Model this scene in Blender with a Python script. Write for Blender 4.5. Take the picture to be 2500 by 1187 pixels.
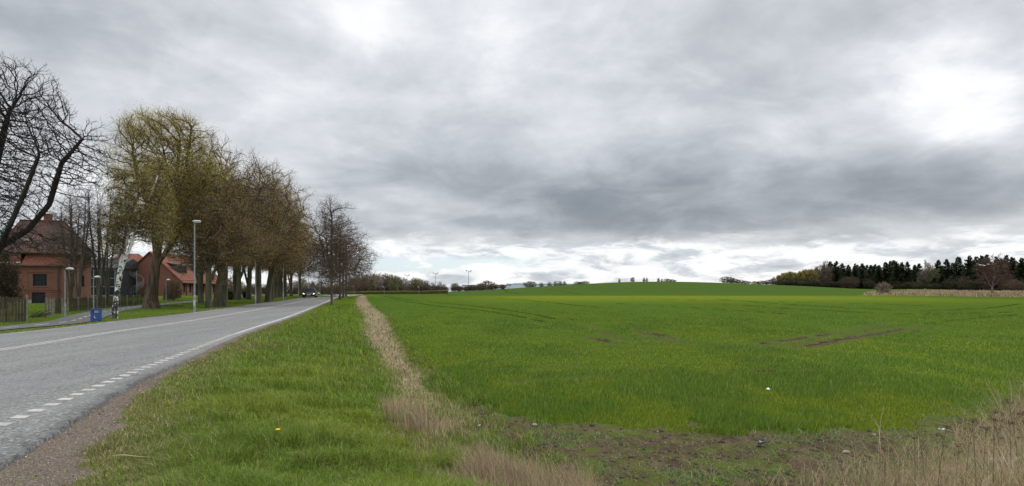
import bpy, bmesh, math, random
import numpy as np
from mathutils import Vector, Matrix
R = math.radians
rng = np.random.default_rng(7)
random.seed(7)
for o in list(bpy.data.objects): bpy.data.objects.remove(o)
SC = bpy.context.scene
COL = SC.collection

# ------------------------------------------------------------------ camera
F = 1450.0; HV = 715.0; ZC = 1.75          # focal length in photo pixels, horizon row, eye height
cam = bpy.data.cameras.new("camera"); co = bpy.data.objects.new("camera", cam); COL.objects.link(co)
cam.sensor_width = 36; cam.lens = 36 * F / 2500; cam.clip_end = 20000; cam.clip_start = .1
co.location = (0, 0, ZC); co.rotation_euler = (R(90), 0, 0)
cam.shift_y = (HV - 593.5) / 2500
SC.camera = co

# ------------------------------------------------------------------ exposure
SC.view_settings.view_transform = 'Standard'; SC.view_settings.look = 'None'
SC.view_settings.exposure = 0.15; SC.view_settings.gamma = 1

# ------------------------------------------------------------------ node helper
class NT:
    def __init__(s, tree): s.t = tree; s.n = tree.nodes; s.l = tree.links
    def val(s, x, sock):
        if isinstance(x, bpy.types.NodeSocket): s.l.new(x, sock)
        elif x is not None:
            if hasattr(sock.default_value, '__len__') and not hasattr(x, '__len__'): x = [x] * len(sock.default_value)
            if hasattr(x, '__len__') and len(x) == 3 and len(sock.default_value) == 4: x = (*x, 1)
            sock.default_value = x
    def m(s, op, a, b=None, c=None, clamp=False):
        n = s.n.new('ShaderNodeMath'); n.operation = op; n.use_clamp = clamp
        for i, x in enumerate((a, b, c)):
            if x is not None: s.val(x, n.inputs[i])
        return n.outputs[0]
    def vm(s, op, a, b=None):
        n = s.n.new('ShaderNodeVectorMath'); n.operation = op
        s.val(a, n.inputs[0])
        if b is not None: s.val(b, n.inputs[1])
        return n.outputs[0]
    def xyz(s, x, y, z):
        n = s.n.new('ShaderNodeCombineXYZ')
        for i, q in enumerate((x, y, z)): s.val(q, n.inputs[i])
        return n.outputs[0]
    def sep(s, v):
        n = s.n.new('ShaderNodeSeparateXYZ'); s.val(v, n.inputs[0]); return n.outputs
    def mix(s, f, a, b, typ='RGBA', blend='MIX'):
        n = s.n.new('ShaderNodeMix'); n.data_type = typ
        if typ == 'RGBA': n.blend_type = blend; i = (0, 6, 7); o = 2
        else: i = (0, 2, 3); o = 0
        s.val(f, n.inputs[i[0]]); s.val(a, n.inputs[i[1]]); s.val(b, n.inputs[i[2]])
        return n.outputs[o]
    def noise(s, vec, scale, detail=4, rough=.55, dist=0, out=0):
        n = s.n.new('ShaderNodeTexNoise'); n.inputs['Scale'].default_value = scale
        n.inputs['Detail'].default_value = detail; n.inputs['Roughness'].default_value = rough
        n.inputs['Distortion'].default_value = dist
        if vec is not None: s.val(vec, n.inputs['Vector'])
        return n.outputs[out]
    def vor(s, vec, scale, out=0, feat='F1'):
        n = s.n.new('ShaderNodeTexVoronoi'); n.feature = feat; n.inputs['Scale'].default_value = scale
        if vec is not None: s.val(vec, n.inputs['Vector'])
        return n.outputs[out]
    def ss(s, x, a, b, lo=0., hi=1.):
        n = s.n.new('ShaderNodeMapRange'); n.interpolation_type = 'SMOOTHSTEP'
        s.val(x, n.inputs[0]); s.val(a, n.inputs[1]); s.val(b, n.inputs[2]); s.val(lo, n.inputs[3]); s.val(hi, n.inputs[4])
        return n.outputs[0]
    def ramp(s, f, stops):
        n = s.n.new('ShaderNodeValToRGB'); e = n.color_ramp.elements
        while len(e) < len(stops): e.new(.5)
        for q, (p, c) in zip(e, stops): q.position = p; q.color = (*c, 1)
        s.val(f, n.inputs[0]); return n.outputs[0]

# ------------------------------------------------------------------ world: grey broken cloud over a sky texture
SUN_AZ, SUN_EL = 38, 40          # degrees right of the view axis, above the horizon
w = bpy.data.worlds.new("World"); SC.world = w; w.use_nodes = True
T = NT(w.node_tree); T.n.clear()
sky = T.n.new('ShaderNodeTexSky'); sky.sky_type = 'NISHITA'; sky.sun_disc = False
sky.sun_elevation = R(SUN_EL); sky.sun_rotation = R(SUN_AZ)
D0 = T.n.new('ShaderNodeTexCoord').outputs['Generated']
dx, dy, dz = T.sep(T.vm('NORMALIZE', D0))
az = T.m('ARCTAN2', dx, dy); el = T.m('ARCSINE', dz)
warpv = T.vm('NORMALIZE', D0)
wz = T.xyz(dx, dy, T.m('MULTIPLY', dz, 1.9))
w1 = T.m('SUBTRACT', T.noise(wz, 3.2, 6, .58), .5)
w2 = T.m('SUBTRACT', T.noise(T.vm('ADD', wz, (5, 3, 9)), 3.6, 6, .58), .5)
azw = T.m('MULTIPLY_ADD', w1, .34, az); elw = T.m('MULTIPLY_ADD', w2, .15, el)
def px_az(u): return math.atan((u - 1250) / F)
def px_el(u, v): return math.atan((HV - v) / math.hypot(F, u - 1250))
def blob(u, v, su, sv, amp, tilt=0.):
    a0 = px_az(u); e0 = px_el(u, v); sa = su / 1750; se = sv / 1600
    A = T.m('SUBTRACT', azw, a0); E = T.m('MULTIPLY_ADD', A, -tilt, T.m('SUBTRACT', elw, e0))
    q = T.m('ADD', T.m('POWER', T.m('DIVIDE', T.m('ABSOLUTE', A), sa), 2.), T.m('POWER', T.m('DIVIDE', T.m('ABSOLUTE', E), se), 2.))
    return T.m('MULTIPLY', T.m('EXPONENT', T.m('MULTIPLY', q, -1.)), amp)
BL = [  # photo column, row, spread, amplitude: where the cloud cover is thin or thick
    (880, 20, 270, 105, .20), (2400, 185, 120, 75, .21), (2440, 300, 140, 55, .19), (2250, 140, 120, 40, .10), (1180, 130, 280, 130, .11), (300, 150, 160, 60, .08),
    (130, 60, 230, 70, -.14), (120, 240, 260, 60, .05), (1500, 480, 520, 95, -.34), (1950, 520, 450, 60, -.19),
    (2150, 400, 260, 80, -.12), (2100, 60, 420, 80, -.02), (650, 200, 260, 70, .06), (1000, 430, 260, 60, -.12),
    (1250, 560, 500, 25, -.08), (640, 330, 300, 50, -.02), (300, 480, 400, 120, .16), (1750, 250, 300, 60, -.05), (2450, 470, 250, 60, -.10)]
base = None
for b in BL:
    x = blob(*b); base = x if base is None else T.m('ADD', base, x)
# cloud-deck coordinates: directions met with a flat layer overhead
den = T.m('ADD', T.m('MAXIMUM', dz, 0.), .10)
cp = T.xyz(T.m('DIVIDE', dx, den), T.m('DIVIDE', dy, den), 0.)
n1 = T.m('SUBTRACT', T.noise(cp, 1.1, 8, .56, .5), .5)
den2 = T.m('ADD', T.m('MAXIMUM', dz, 0.), .26); cp2 = T.xyz(T.m('DIVIDE', dx, den2), T.m('DIVIDE', dy, den2), 0.)
n2 = T.m('SUBTRACT', T.noise(T.vm('ADD', cp2, (11, 4, 0)), 3.4, 8, .6, .5), .5)
n3 = T.m('SUBTRACT', T.noise(wz, 9., 6, .6, .4), .5)
val = T.m('ADD', .655, base)
val = T.m('MULTIPLY_ADD', n1, .30, val)
n4 = T.noise(T.vm('ADD', cp2, (3, 21, 0)), 2.3, 7, .55, .8); val = T.m('ADD', val, T.m('MULTIPLY', T.m('SUBTRACT', T.ss(n4, .40, .60), .5), .085)); val = T.m('MULTIPLY_ADD', n2, .26, val); val = T.m('MULTIPLY_ADD', n3, .22, val)
# low band: the deck ends in ragged bases above bright distant cumulus and pale blue
bandn = T.noise(T.xyz(T.m('MULTIPLY', az, 2.8), 0., T.m('MULTIPLY', el, 9.)), 2.8, 8, .6, .5)
bandn2 = T.noise(T.xyz(T.m('MULTIPLY_ADD', az, 5., 4.), 0., T.m('MULTIPLY', el, 19.)), 2.2, 8, .6, .3)
edge = T.m('ADD', el, T.m('MULTIPLY', T.m('SUBTRACT', bandn, .5), .085))
edge = T.m('MULTIPLY_ADD', T.m('ABSOLUTE', T.m('SUBTRACT', az, -.12)), .012, edge)
low = T.ss(edge, .098, .074)                              # 1 below the deck's edge
cum = T.ramp(bandn2, [(.30, (.40, .44, .50)), (.43, (.58, .62, .68)), (.50, (.86, .88, .90)), (.60, (1., 1., 1.))])
bluehole = T.m('MULTIPLY', T.ss(T.m('ADD', el, T.m('MULTIPLY', n3, .03)), .028, .04), T.ss(el, .066, .052))
bluehole = T.m('MULTIPLY', bluehole, T.ss(az, .12, -.05))
bluehole = T.m('MULTIPLY', bluehole, T.ss(bandn2, .62, .48))
lum = T.m('ADD', val, 0.)
deck = T.ramp(lum, [(.10, (.175, .20, .235)), (.28, (.245, .27, .305)), (.45, (.375, .40, .435)), (.60, (.52, .545, .58)), (.75, (.70, .72, .755)), (.88, (.90, .91, .925)), (1., (1.02, 1.02, 1.02))])
bluec = T.mix(.72, T.vm('SCALE', sky.outputs[0]), (.70, .83, .93))
sn = T.n.new('ShaderNodeVectorMath'); sn.operation = 'SCALE'; T.l.new(sky.outputs[0], sn.inputs[0]); sn.inputs['Scale'].default_value = .10
bluec = T.mix(.75, sn.outputs[0], (.72, .85, .95))
lowc = T.mix(bluehole, cum, bluec)
cloud = T.mix(T.m('MULTIPLY', low, .93), deck, lowc)
cloud = T.mix(T.ss(el, .0, -.05), cloud, (.25, .27, .25))
# an overcast sky is brightest towards the zenith; extra brightness added there and behind the viewer lights the ground
zb_ = T.m('MULTIPLY', T.ss(el, .56, 1.05, 1., 2.6), T.ss(dy, .25, -.5, 1., 1.7))
sc_ = T.n.new('ShaderNodeVectorMath'); sc_.operation = 'SCALE'; T.l.new(cloud, sc_.inputs[0]); T.l.new(zb_, sc_.inputs['Scale']); cloud = sc_.outputs[0]
col = T.mix(.94, sn.outputs[0], cloud)
bg = T.n.new('ShaderNodeBackground'); T.val(col, bg.inputs[0]); bg.inputs[1].default_value = 1.0
T.l.new(bg.outputs[0], T.n.new('ShaderNodeOutputWorld').inputs[0])

sl = bpy.data.lights.new("sun", 'SUN'); so = bpy.data.objects.new("sun", sl); COL.objects.link(so)
sl.energy = 1.5; sl.angle = R(12); sl.color = (1, .96, .89)
sd_ = Vector((math.sin(R(SUN_AZ)) * math.cos(R(SUN_EL)), math.cos(R(SUN_AZ)) * math.cos(R(SUN_EL)), math.sin(R(SUN_EL))))
so.rotation_euler = sd_.to_track_quat('Z', 'Y').to_euler()

# ------------------------------------------------------------------ object helpers
def tag(o, label=None, cat=None, group=None, kind=None):
    if label: o['label'] = label
    if cat: o['category'] = cat
    if group: o['group'] = group
    if kind: o['kind'] = kind
    return o
def empty(name, loc, rz=0, label=None, cat=None, group=None):
    o = bpy.data.objects.new(name, None); COL.objects.link(o); o.location = loc; o.rotation_euler = (0, 0, rz)
    o.empty_display_size = .3
    return tag(o, label, cat, group)
def mesh(name, V, faces, mat=None, parent=None, smooth=False, loc=None):
    """faces: array (n,3|4) or list of lists"""
    me = bpy.data.meshes.new(name)
    if isinstance(faces, np.ndarray):
        V = np.asarray(V, dtype=np.float32); n, k = faces.shape
        me.vertices.add(len(V)); me.vertices.foreach_set('co', V.ravel())
        me.loops.add(n * k); me.loops.foreach_set('vertex_index', faces.astype(np.int32).ravel())
        me.polygons.add(n); me.polygons.foreach_set('loop_start', np.arange(0, n * k, k, dtype=np.int32))
        me.update(calc_edges=True)
    else:
        me.from_pydata([tuple(v) for v in V], [], faces); me.update()
    if smooth: me.polygons.foreach_set('use_smooth', np.ones(len(me.polygons), dtype=bool))
    if mat: me.materials.append(mat)
    o = bpy.data.objects.new(name, me); COL.objects.link(o)
    if parent: o.parent = parent
    if loc is not None: o.location = loc
    return o
def attr(o, name, arr):
    a = o.data.color_attributes.new(name, 'FLOAT_COLOR', 'POINT')
    arr = np.asarray(arr, dtype=np.float32)
    if arr.shape[1] == 3: arr = np.hstack([arr, np.ones((len(arr), 1), np.float32)])
    a.data.foreach_set('color', arr.ravel())
def copy_tree(o, parent=None):
    c = o.copy(); COL.objects.link(c); c.parent = parent
    for ch in o.children: copy_tree(ch, c)
    return c
class MB:
    """collects simple solids into one mesh"""
    def __init__(s): s.v = []; s.f = []
    def poly(s, pts, faces):
        n = len(s.v); s.v += [tuple(p) for p in pts]; s.f += [[n + i for i in f] for f in faces]; return s
    def box(s, a, b, M=None):
        (x0, y0, z0), (x1, y1, z1) = a, b
        P = [Vector(p) for p in ((x0,y0,z0),(x1,y0,z0),(x1,y1,z0),(x0,y1,z0),(x0,y0,z1),(x1,y0,z1),(x1,y1,z1),(x0,y1,z1))]
        if M: P = [M @ p for p in P]
        return s.poly(P, [[0,3,2,1],[4,5,6,7],[0,1,5,4],[1,2,6,5],[2,3,7,6],[3,0,4,7]])
    def tube(s, pts, rad, k=8, cap=True):
        pts = [Vector(p) for p in pts]; rad = rad if hasattr(rad, '__len__') else [rad] * len(pts)
        n0 = len(s.v)
        for i, p in enumerate(pts):
            d = (pts[min(i+1, len(pts)-1)] - pts[max(i-1, 0)]).normalized()
            a = d.orthogonal().normalized() if abs(d.z) < .99 else Vector((1, 0, 0)); a = (a - d * a.dot(d)).normalized(); b = d.cross(a)
            for j in range(k):
                t = 2 * math.pi * j / k; s.v.append(tuple(p + (a * math.cos(t) + b * math.sin(t)) * rad[i]))
        for i in range(len(pts) - 1):
            for j in range(k):
                q = n0 + i * k; s.f.append([q + j, q + (j+1) % k, q + k + (j+1) % k, q + k + j])
        if cap: s.f.append([n0 + j for j in range(k)][::-1]); s.f.append([n0 + (len(pts)-1) * k + j for j in range(k)])
        return s
    def lathe(s, prof, c=(0,0,0), k=12, sx=1, sy=1):
        n0 = len(s.v)
        for r, z in prof:
            for j in range(k):
                t = 2 * math.pi * j / k; s.v.append((c[0] + r * math.cos(t) * sx, c[1] + r * math.sin(t) * sy, c[2] + z))
        for i in range(len(prof) - 1):
            for j in range(k):
                q = n0 + i * k; s.f.append([q + j, q + (j+1) % k, q + k + (j+1) % k, q + k + j])
        s.f.append([n0 + j for j in range(k)][::-1]); s.f.append([n0 + (len(prof)-1) * k + j for j in range(k)])
        return s
    def build(s, name, mat, parent=None, smooth=False, loc=None):
        return mesh(name, s.v, s.f, mat, parent, smooth, loc)

# ------------------------------------------------------------------ materials
def mat(name, c1, c2=None, scale=5, rough=.85, bump=0., bscale=None, spec=.3, metal=0., detail=5, lo=.35, hi=.65, emit=None, estr=1, stretch=None):
    m = bpy.data.materials.new(name); m.use_nodes = True; t = NT(m.node_tree)
    b = t.n['Principled BSDF']; b.inputs['Roughness'].default_value = rough; b.inputs['Metallic'].default_value = metal
    b.inputs['Specular IOR Level'].default_value = spec
    tc = t.n.new('ShaderNodeTexCoord').outputs['Object']
    if stretch: tc = t.vm('MULTIPLY', tc, stretch)
    if c2 is None: c2 = tuple(x * .75 for x in c1)
    nz = t.noise(tc, scale, detail, .6)
    t.val(t.mix(t.ss(nz, lo, hi), c1, c2), b.inputs['Base Color'])
    if bump:
        bn = t.n.new('ShaderNodeBump'); bn.inputs['Strength'].default_value = 1; bn.inputs['Distance'].default_value = bump
        t.val(t.noise(tc, bscale or scale * 3, 6, .65), bn.inputs['Height']); t.l.new(bn.outputs[0], b.inputs['Normal'])
    if emit: b.inputs['Emission Color'].default_value = (*emit, 1); b.inputs['Emission Strength'].default_value = estr
    return m
def leafmat(name, transl=.35, rough=.6):
    """colour of each blade or leaf comes from the mesh attribute 'tint'"""
    m = bpy.data.materials.new(name); m.use_nodes = True; t = NT(m.node_tree); t.n.clear()
    a = t.n.new('ShaderNodeAttribute'); a.attribute_name = 'tint'
    d = t.n.new('ShaderNodeBsdfDiffuse'); q = t.n.new('ShaderNodeBsdfTranslucent'); g = t.n.new('ShaderNodeBsdfGlossy')
    g.inputs['Roughness'].default_value = .45; g.inputs[0].default_value = (.8, .85, .9, 1)
    t.l.new(a.outputs[0], d.inputs[0]); t.l.new(a.outputs[0], q.inputs[0])
    s1 = t.n.new('ShaderNodeMixShader'); s1.inputs[0].default_value = transl
    t.l.new(d.outputs[0], s1.inputs[1]); t.l.new(q.outputs[0], s1.inputs[2])
    s2 = t.n.new('ShaderNodeMixShader'); s2.inputs[0].default_value = .015
    t.l.new(s1.outputs[0], s2.inputs[1]); t.l.new(g.outputs[0], s2.inputs[2])
    t.l.new(s2.outputs[0], t.n.new('ShaderNodeOutputMaterial').inputs[0])
    return m
M = dict(
    leaf=leafmat('foliage', .5), blade=leafmat('grass_blades', .3), needle=leafmat('needles', .1),
    steel=mat('galvanised_steel', (.30, .32, .34), (.22, .24, .25), 8, .45, metal=.5),
    lamphead=mat('lamp_head_grey', (.55, .56, .57), (.45, .46, .47), 4, .4),
    lampglass=mat('lamp_glass', (.7, .72, .72), (.6, .62, .62), 4, .2),
    white=mat('white_paint', (.72, .72, .70), (.6, .6, .58), 6, .6),
    blue=mat('blue_enamel', (.006, .050, .20), (.005, .038, .15), 5, .4, spec=.5),
    black=mat('black_recess', (.012, .012, .013), None, 4, .6),
    darkglass=mat('dark_glass', (.012, .014, .015), (.02, .023, .024), .8, .3, spec=.08),
    frame=mat('dark_window_frame', (.02, .03, .028), None, 6, .5),
    concrete=mat('concrete', (.30, .30, .28), (.20, .20, .18), 5, .9, .004, 30),
    fencewood=mat('weathered_fence_wood', (.085, .066, .040), (.042, .036, .024), 2.2, .9, .01, 14, stretch=(3, 3, .6)),
    fencepost=mat('fence_post_wood', (.20, .18, .14), (.12, .11, .085), 4, .9, .006, 30),
    bark=mat('grey_bark', (.11, .093, .070), (.055, .050, .036), 1.6, .95, .03, 9, stretch=(1, 1, .35)),
    barkgreen=mat('mossy_bark', (.095, .088, .055), (.045, .042, .028), 1.2, .95, .03, 9, stretch=(1, 1, .35)),
    barkbrown=mat('deep_ridged_bark', (.10, .074, .050), (.032, .024, .017), 2.4, .95, .10, 6, stretch=(1.6, 1.6, .25)),
    barkdark=mat('dark_bark', (.030, .024, .019), (.018, .015, .012), 3, .95),
    twig=mat('twigs', (.085, .068, .052), (.055, .044, .034), 3, .95), twigfar=mat('far_twigs', (.19, .135, .10), (.12, .09, .065), 3, .95),
    twigbrown=mat('brown_twigs', (.125, .082, .055), (.075, .054, .038), 3, .95),
    stone=mat('field_stone', (.30, .26, .20), (.2, .17, .13), 8, .9, .01, 20),
    paper=mat('white_paper', (.8, .82, .84), (.62, .66, .72), 12, .7),
    bluefoil=mat('blue_foil', (.13, .16, .20), (.06, .08, .10), 14, .35),
    carpaint=mat('car_paint', (.012, .013, .018), None, 3, .12, spec=.7),
    tyre=mat('tyre_rubber', (.015, .015, .015), None, 8, .9),
    chrome=mat('chrome', (.6, .6, .62), None, 8, .15, metal=1.),
    headlight=mat('lit_headlight', (.9, .9, .85), None, 4, .2, emit=(1, .93, .8), estr=7),
    copper=mat('copper_green', (.20, .34, .28), (.14, .26, .22), 4, .8),
)
def birchbark():
    m = bpy.data.materials.new('birch_bark'); m.use_nodes = True; t = NT(m.node_tree); b = t.n['Principled BSDF']
    tc = t.n.new('ShaderNodeTexCoord').outputs['Object']; z = t.sep(tc)[2]
    n = t.noise(t.vm('MULTIPLY', tc, (3.2, 3.2, 2.6)), 1.35, 6, .68, 1.2)
    thr = t.ss(z, 0., 5.5, .42, .545)
    k = t.ss(n, thr, t.m('ADD', thr, .05))
    t.val(t.mix(k, (.66, .64, .60), (.022, .018, .015)), b.inputs['Base Color']); b.inputs['Roughness'].default_value = .85
    return m
M['birch'] = birchbark()
def brick(name, c1, c2, mortar):
    m = bpy.data.materials.new(name); m.use_nodes = True; t = NT(m.node_tree); b = t.n['Principled BSDF']
    tc = t.n.new('ShaderNodeTexCoord').outputs['Object']; s = t.sep(tc)
    uv = t.xyz(t.m('ADD', s[0], s[1]), s[2], 0.)
    k = t.n.new('ShaderNodeTexBrick'); t.val(uv, k.inputs['Vector']); k.inputs['Scale'].default_value = 1
    k.inputs['Brick Width'].default_value = .24; k.inputs['Row Height'].default_value = .075; k.inputs['Mortar Size'].default_value = .010
    for i, c in ((1, c1), (2, c2), (3, mortar)): k.inputs[i].default_value = (*c, 1)
    st = t.ss(t.noise(tc, .55, 6, .6), .35, .7)
    t.val(t.mix(t.m('MULTIPLY', st, .45), k.outputs[0], (.10, .05, .035)), b.inputs['Base Color']); b.inputs['Roughness'].default_value = .92
    b.inputs['Specular IOR Level'].default_value = .15
    return m
M['brick'] = brick('red_brick', (.20, .070, .045), (.135, .049, .034), (.16, .11, .085))
M['brick2'] = brick('pale_red_brick', (.25, .11, .075), (.185, .075, .052), (.2, .15, .12))
def tiles(name, c1, c2, c3):
    m = bpy.data.materials.new(name); m.use_nodes = True; t = NT(m.node_tree); b = t.n['Principled BSDF']
    tc = t.n.new('ShaderNodeTexCoord').outputs['Object']; s = t.sep(tc)
    fz = t.m('FRACT', t.m('MULTIPLY', s[2], 4.)); 
    wv = t.m('FRACT', t.m('MULTIPLY', t.m('ADD', s[0], s[1]), 4.2))
    c = t.mix(t.ss(t.noise(tc, 1.1, 5, .65), .35, .68), c1, c2)
    cell = t.vor(t.vm('MULTIPLY', tc, (4.2, 4.2, 4.)), 1., 1)
    c = t.mix(.25, c, t.mix(t.sep(cell)[0], c1, c3))
    c = t.mix(t.m('MULTIPLY', t.ss(fz, .22, .0), .75), c, c3)
    t.val(c, b.inputs['Base Color']); b.inputs['Roughness'].default_value = .85
    bn = t.n.new('ShaderNodeBump'); bn.inputs['Distance'].default_value = .05
    t.val(t.m('ADD', fz, t.m('SINE', t.m('MULTIPLY', wv, 6.283))), bn.inputs['Height']); t.l.new(bn.outputs[0], b.inputs['Normal'])
    return m
M['tile_old'] = tiles('old_roof_tiles', (.135, .062, .040), (.075, .045, .032), (.04, .025, .02))
M['tile_red'] = tiles('orange_roof_tiles', (.285, .090, .045), (.19, .062, .036), (.09, .04, .027))
M['roofdark'] = mat('dark_metal_roof', (.055, .06, .062), (.035, .038, .04), 2, .5)

# ------------------------------------------------------------------ terrain function
def vnoise(x, y, seed=0):
    """smooth value noise"""
    xi = np.floor(x).astype(np.int64); yi = np.floor(y).astype(np.int64); fx = x - xi; fy = y - yi
    fx = fx * fx * (3 - 2 * fx); fy = fy * fy * (3 - 2 * fy)
    def h(a, b):
        n = (a * 374761393 + b * 668265263 + seed * 974634777) & 0x7fffffff
        n = ((n ^ (n >> 13)) * 1274126177) & 0x7fffffff
        return ((n ^ (n >> 16)) & 0xffff) / 65535.
    return (h(xi, yi) * (1 - fx) + h(xi + 1, yi) * fx) * (1 - fy) + (h(xi, yi + 1) * (1 - fx) + h(xi + 1, yi + 1) * fx) * fy
def fbm(x, y, s=1., o=4, seed=0):
    r = 0; a = 1; t = 0
    for i in range(o): r = r + a * vnoise(x * s, y * s, seed + i); t += a; a *= .5; s *= 2.03
    return r / t
def sstep(x, a, b):
    t = np.clip((x - a) / (b - a), 0, 1); return t * t * (3 - 2 * t)
yr_ = np.arange(-60, 1500, 1.)
zr_ = np.interp(yr_, [-60, 0, 22, 50, 75, 100, 130, 165, 200, 250, 320, 420, 700], [0, 0, 0, .28, .60, .88, 1.02, 1.12, 1.14, 1.0, .6, .2, 0])
kk = np.exp(-.5 * (np.arange(-12, 13) / 5.) ** 2); kk /= kk.sum(); zr_ = np.convolve(np.pad(zr_, 12, 'edge'), kk, 'valid')
def zr(y): return np.interp(y, yr_, zr_)
def ur(u, v):
    """where the sight line through a photo pixel meets road level"""
    D = 30.
    for _ in range(60): D = .5 * D + .5 * F * (ZC - float(zr(D))) / (v - HV)
    return ((u - 1250) / F * D, D)
def curve(pix, pre=(), post=()):
    P = sorted([tuple(p) for p in pre] + [ur(*p) for p in pix] + [tuple(p) for p in post], key=lambda p: p[1])
    yy = np.arange(-40, 520, .5); xx = np.interp(yy, [p[1] for p in P], [p[0] for p in P])
    k = np.exp(-.5 * (np.arange(-12, 13) / 4.) ** 2); k /= k.sum(); xx = np.convolve(np.pad(xx, 12, 'edge'), k, 'valid')
    return lambda y: np.interp(y, yy, xx)
xL = curve([(0, 816.5), (156, 801), (250, 788), (450, 767), (604, 745), (700, 733.5), (742, 726.5)], [(-19.5, -40), (-20, 10)], [(-57, 190), (-72, 232), (-90, 270), (-120, 330), (-180, 420), (-260, 520)])
xC = curve([(0, 857), (234, 818), (346, 801.5), (450, 787), (700, 744), (761, 731), (792, 723)], [(-12, -40), (-13, 5)], [(-52, 190), (-66, 232), (-84, 270), (-114, 330), (-174, 420), (-254, 520)])
xR = curve([(27, 1034), (62, 1020), (115, 997), (185, 968), (260, 937), (334, 907), (411, 879), (487, 849), (548, 825), (624, 800), (700, 776), (761, 752), (803, 735), (825, 725)], [(-4.2, -40), (-5.3, 3)], [(-47.5, 190), (-61, 232), (-79, 270), (-109, 330), (-169, 420), (-249, 520)])
xA_ = curve([(0, 1148), (69, 1090), (147, 1044), (206, 1005), (291, 965), (377, 917), (446, 886)], [(-3.0, -40), (-3.9, 3)], [(-100, 17)])
def xA(y):
    return xR(y) + np.interp(y, [-40, 0, 5.8, 7, 8.7, 10.2, 12.5, 15, 20, 27, 60], [1.2, 1.5, 1.05, .92, .78, .62, .52, .48, .36, .26, .22])
def gravw(y): return np.interp(y, [-10, 4, 5.4, 6.6, 8.3, 10, 13, 20, 40, 80], [1.4, 1.1, .95, .8, .58, .4, .32, .3, .22, .12])
FOOT = np.array([(-52, 230), (-41, 165), (-27, 110), (-17, 72), (-11.2, 52), (-5.9, 29.6), (-3.6, 20.6), (-2.1, 15.1), (-1.1, 12.4), (-.56, 10.2), (-.06, 8.6), (.6, 7.2),
                 (2, 6.7), (3.5, 7.1), (5, 7.8), (7, 8.9), (9, 10.4), (12, 12.9), (20, 17), (60, 30), (900, 100)], float)
FOOT = np.vstack([[(-130, 420), (-900, 3000)][::-1], FOOT])
def polydist(x, y, P):
    x = np.asarray(x, float); y = np.asarray(y, float)
    best = np.full(x.shape, 1e18); sg = np.ones(x.shape)
    for a, b in zip(P[:-1], P[1:]):
        d = b - a; L = d @ d; t = np.clip(((x - a[0]) * d[0] + (y - a[1]) * d[1]) / L, 0, 1)
        ex = x - a[0] - t * d[0]; ey = y - a[1] - t * d[1]; q = ex * ex + ey * ey
        c = d[0] * ey - d[1] * ex; m = q < best
        best = np.where(m, q, best); sg = np.where(m, np.sign(c) + (c == 0), sg)
    return np.sqrt(best) * sg
CROPB = np.vstack([FOOT[:8] + [.15, 0], [(-3.3, 20.6), (-2.0, 15.5), (-1.3, 13.6), (-.41, 11.9), (.6, 10.7), (1.75, 10.25), (3.3, 10.4), (4.5, 10.1), (6, 10.2), (7.3, 10.6), (9.2, 11.6), (10.8, 12.6), (20, 18.5), (60, 31), (900, 102)]])
UK = [0, 700, 880, 1000, 1090, 1190, 1300, 1430, 1550, 1700, 1850, 1980, 2080, 2140, 2200, 2300, 2400, 2500, 3000]
VK = [718, 717.5, 716, 714.5, 712.5, 708, 700.5, 692.5, 686.5, 687.5, 694, 698.5, 705, 708.5, 704.5, 705.5, 711, 712, 712]
DK = [2, 10, 15, 30, 60, 100, 150, 168, 190, 230, 300, 350, 420, 600, 1500, 8000]
ug = np.arange(-600, 3601, 25.); lg = np.linspace(math.log(3), math.log(8000), 260)
ZG = np.zeros((len(ug), len(lg)))
for i, u in enumerate(ug):
    h = ZC + (HV - np.interp(u, UK, VK)) * 350 / F
    dry = float(sstep(u, 2100, 2220)); e = float(sstep(u, 2150, 2500))
    zz = [-.6, -.6, -.58, -.45, -.06, .42, 1.02 - .55 * e, .98 + dry * .45 - .3 * e, .86 + dry * .95 - .2 * e, .86 + .36 * (h - .86) + dry * .5, .86 + .86 * (h - .86), h, h - .8, min(h - 3, 1.), 0, 0]
    ZG[i] = np.interp(np.exp(lg), DK, zz)
k = np.exp(-.5 * (np.arange(-6, 7) / 2.2) ** 2); k /= k.sum()
ZG = np.apply_along_axis(lambda r: np.convolve(np.pad(r, 6, 'edge'), k, 'valid'), 1, ZG)
ZG = np.apply_along_axis(lambda r: np.convolve(np.pad(r, 6, 'edge'), k, 'valid'), 0, ZG)
def zf(x, y):
    D = np.maximum(y, 4.); u = np.clip(1250 + F * x / D, -600, 3599.9); l = np.clip(np.log(D), lg[0], lg[-1] - 1e-6)
    i = (u - ug[0]) / 25.; j = (l - lg[0]) / (lg[1] - lg[0]); i0 = i.astype(int); j0 = j.astype(int)
    i0 = np.clip(i0, 0, len(ug) - 2); j0 = np.clip(j0, 0, len(lg) - 2); a = i - i0; b = j - j0
    return (ZG[i0, j0] * (1 - b) + ZG[i0, j0 + 1] * b) * (1 - a) + (ZG[i0 + 1, j0] * (1 - b) + ZG[i0 + 1, j0 + 1] * b) * a
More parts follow.
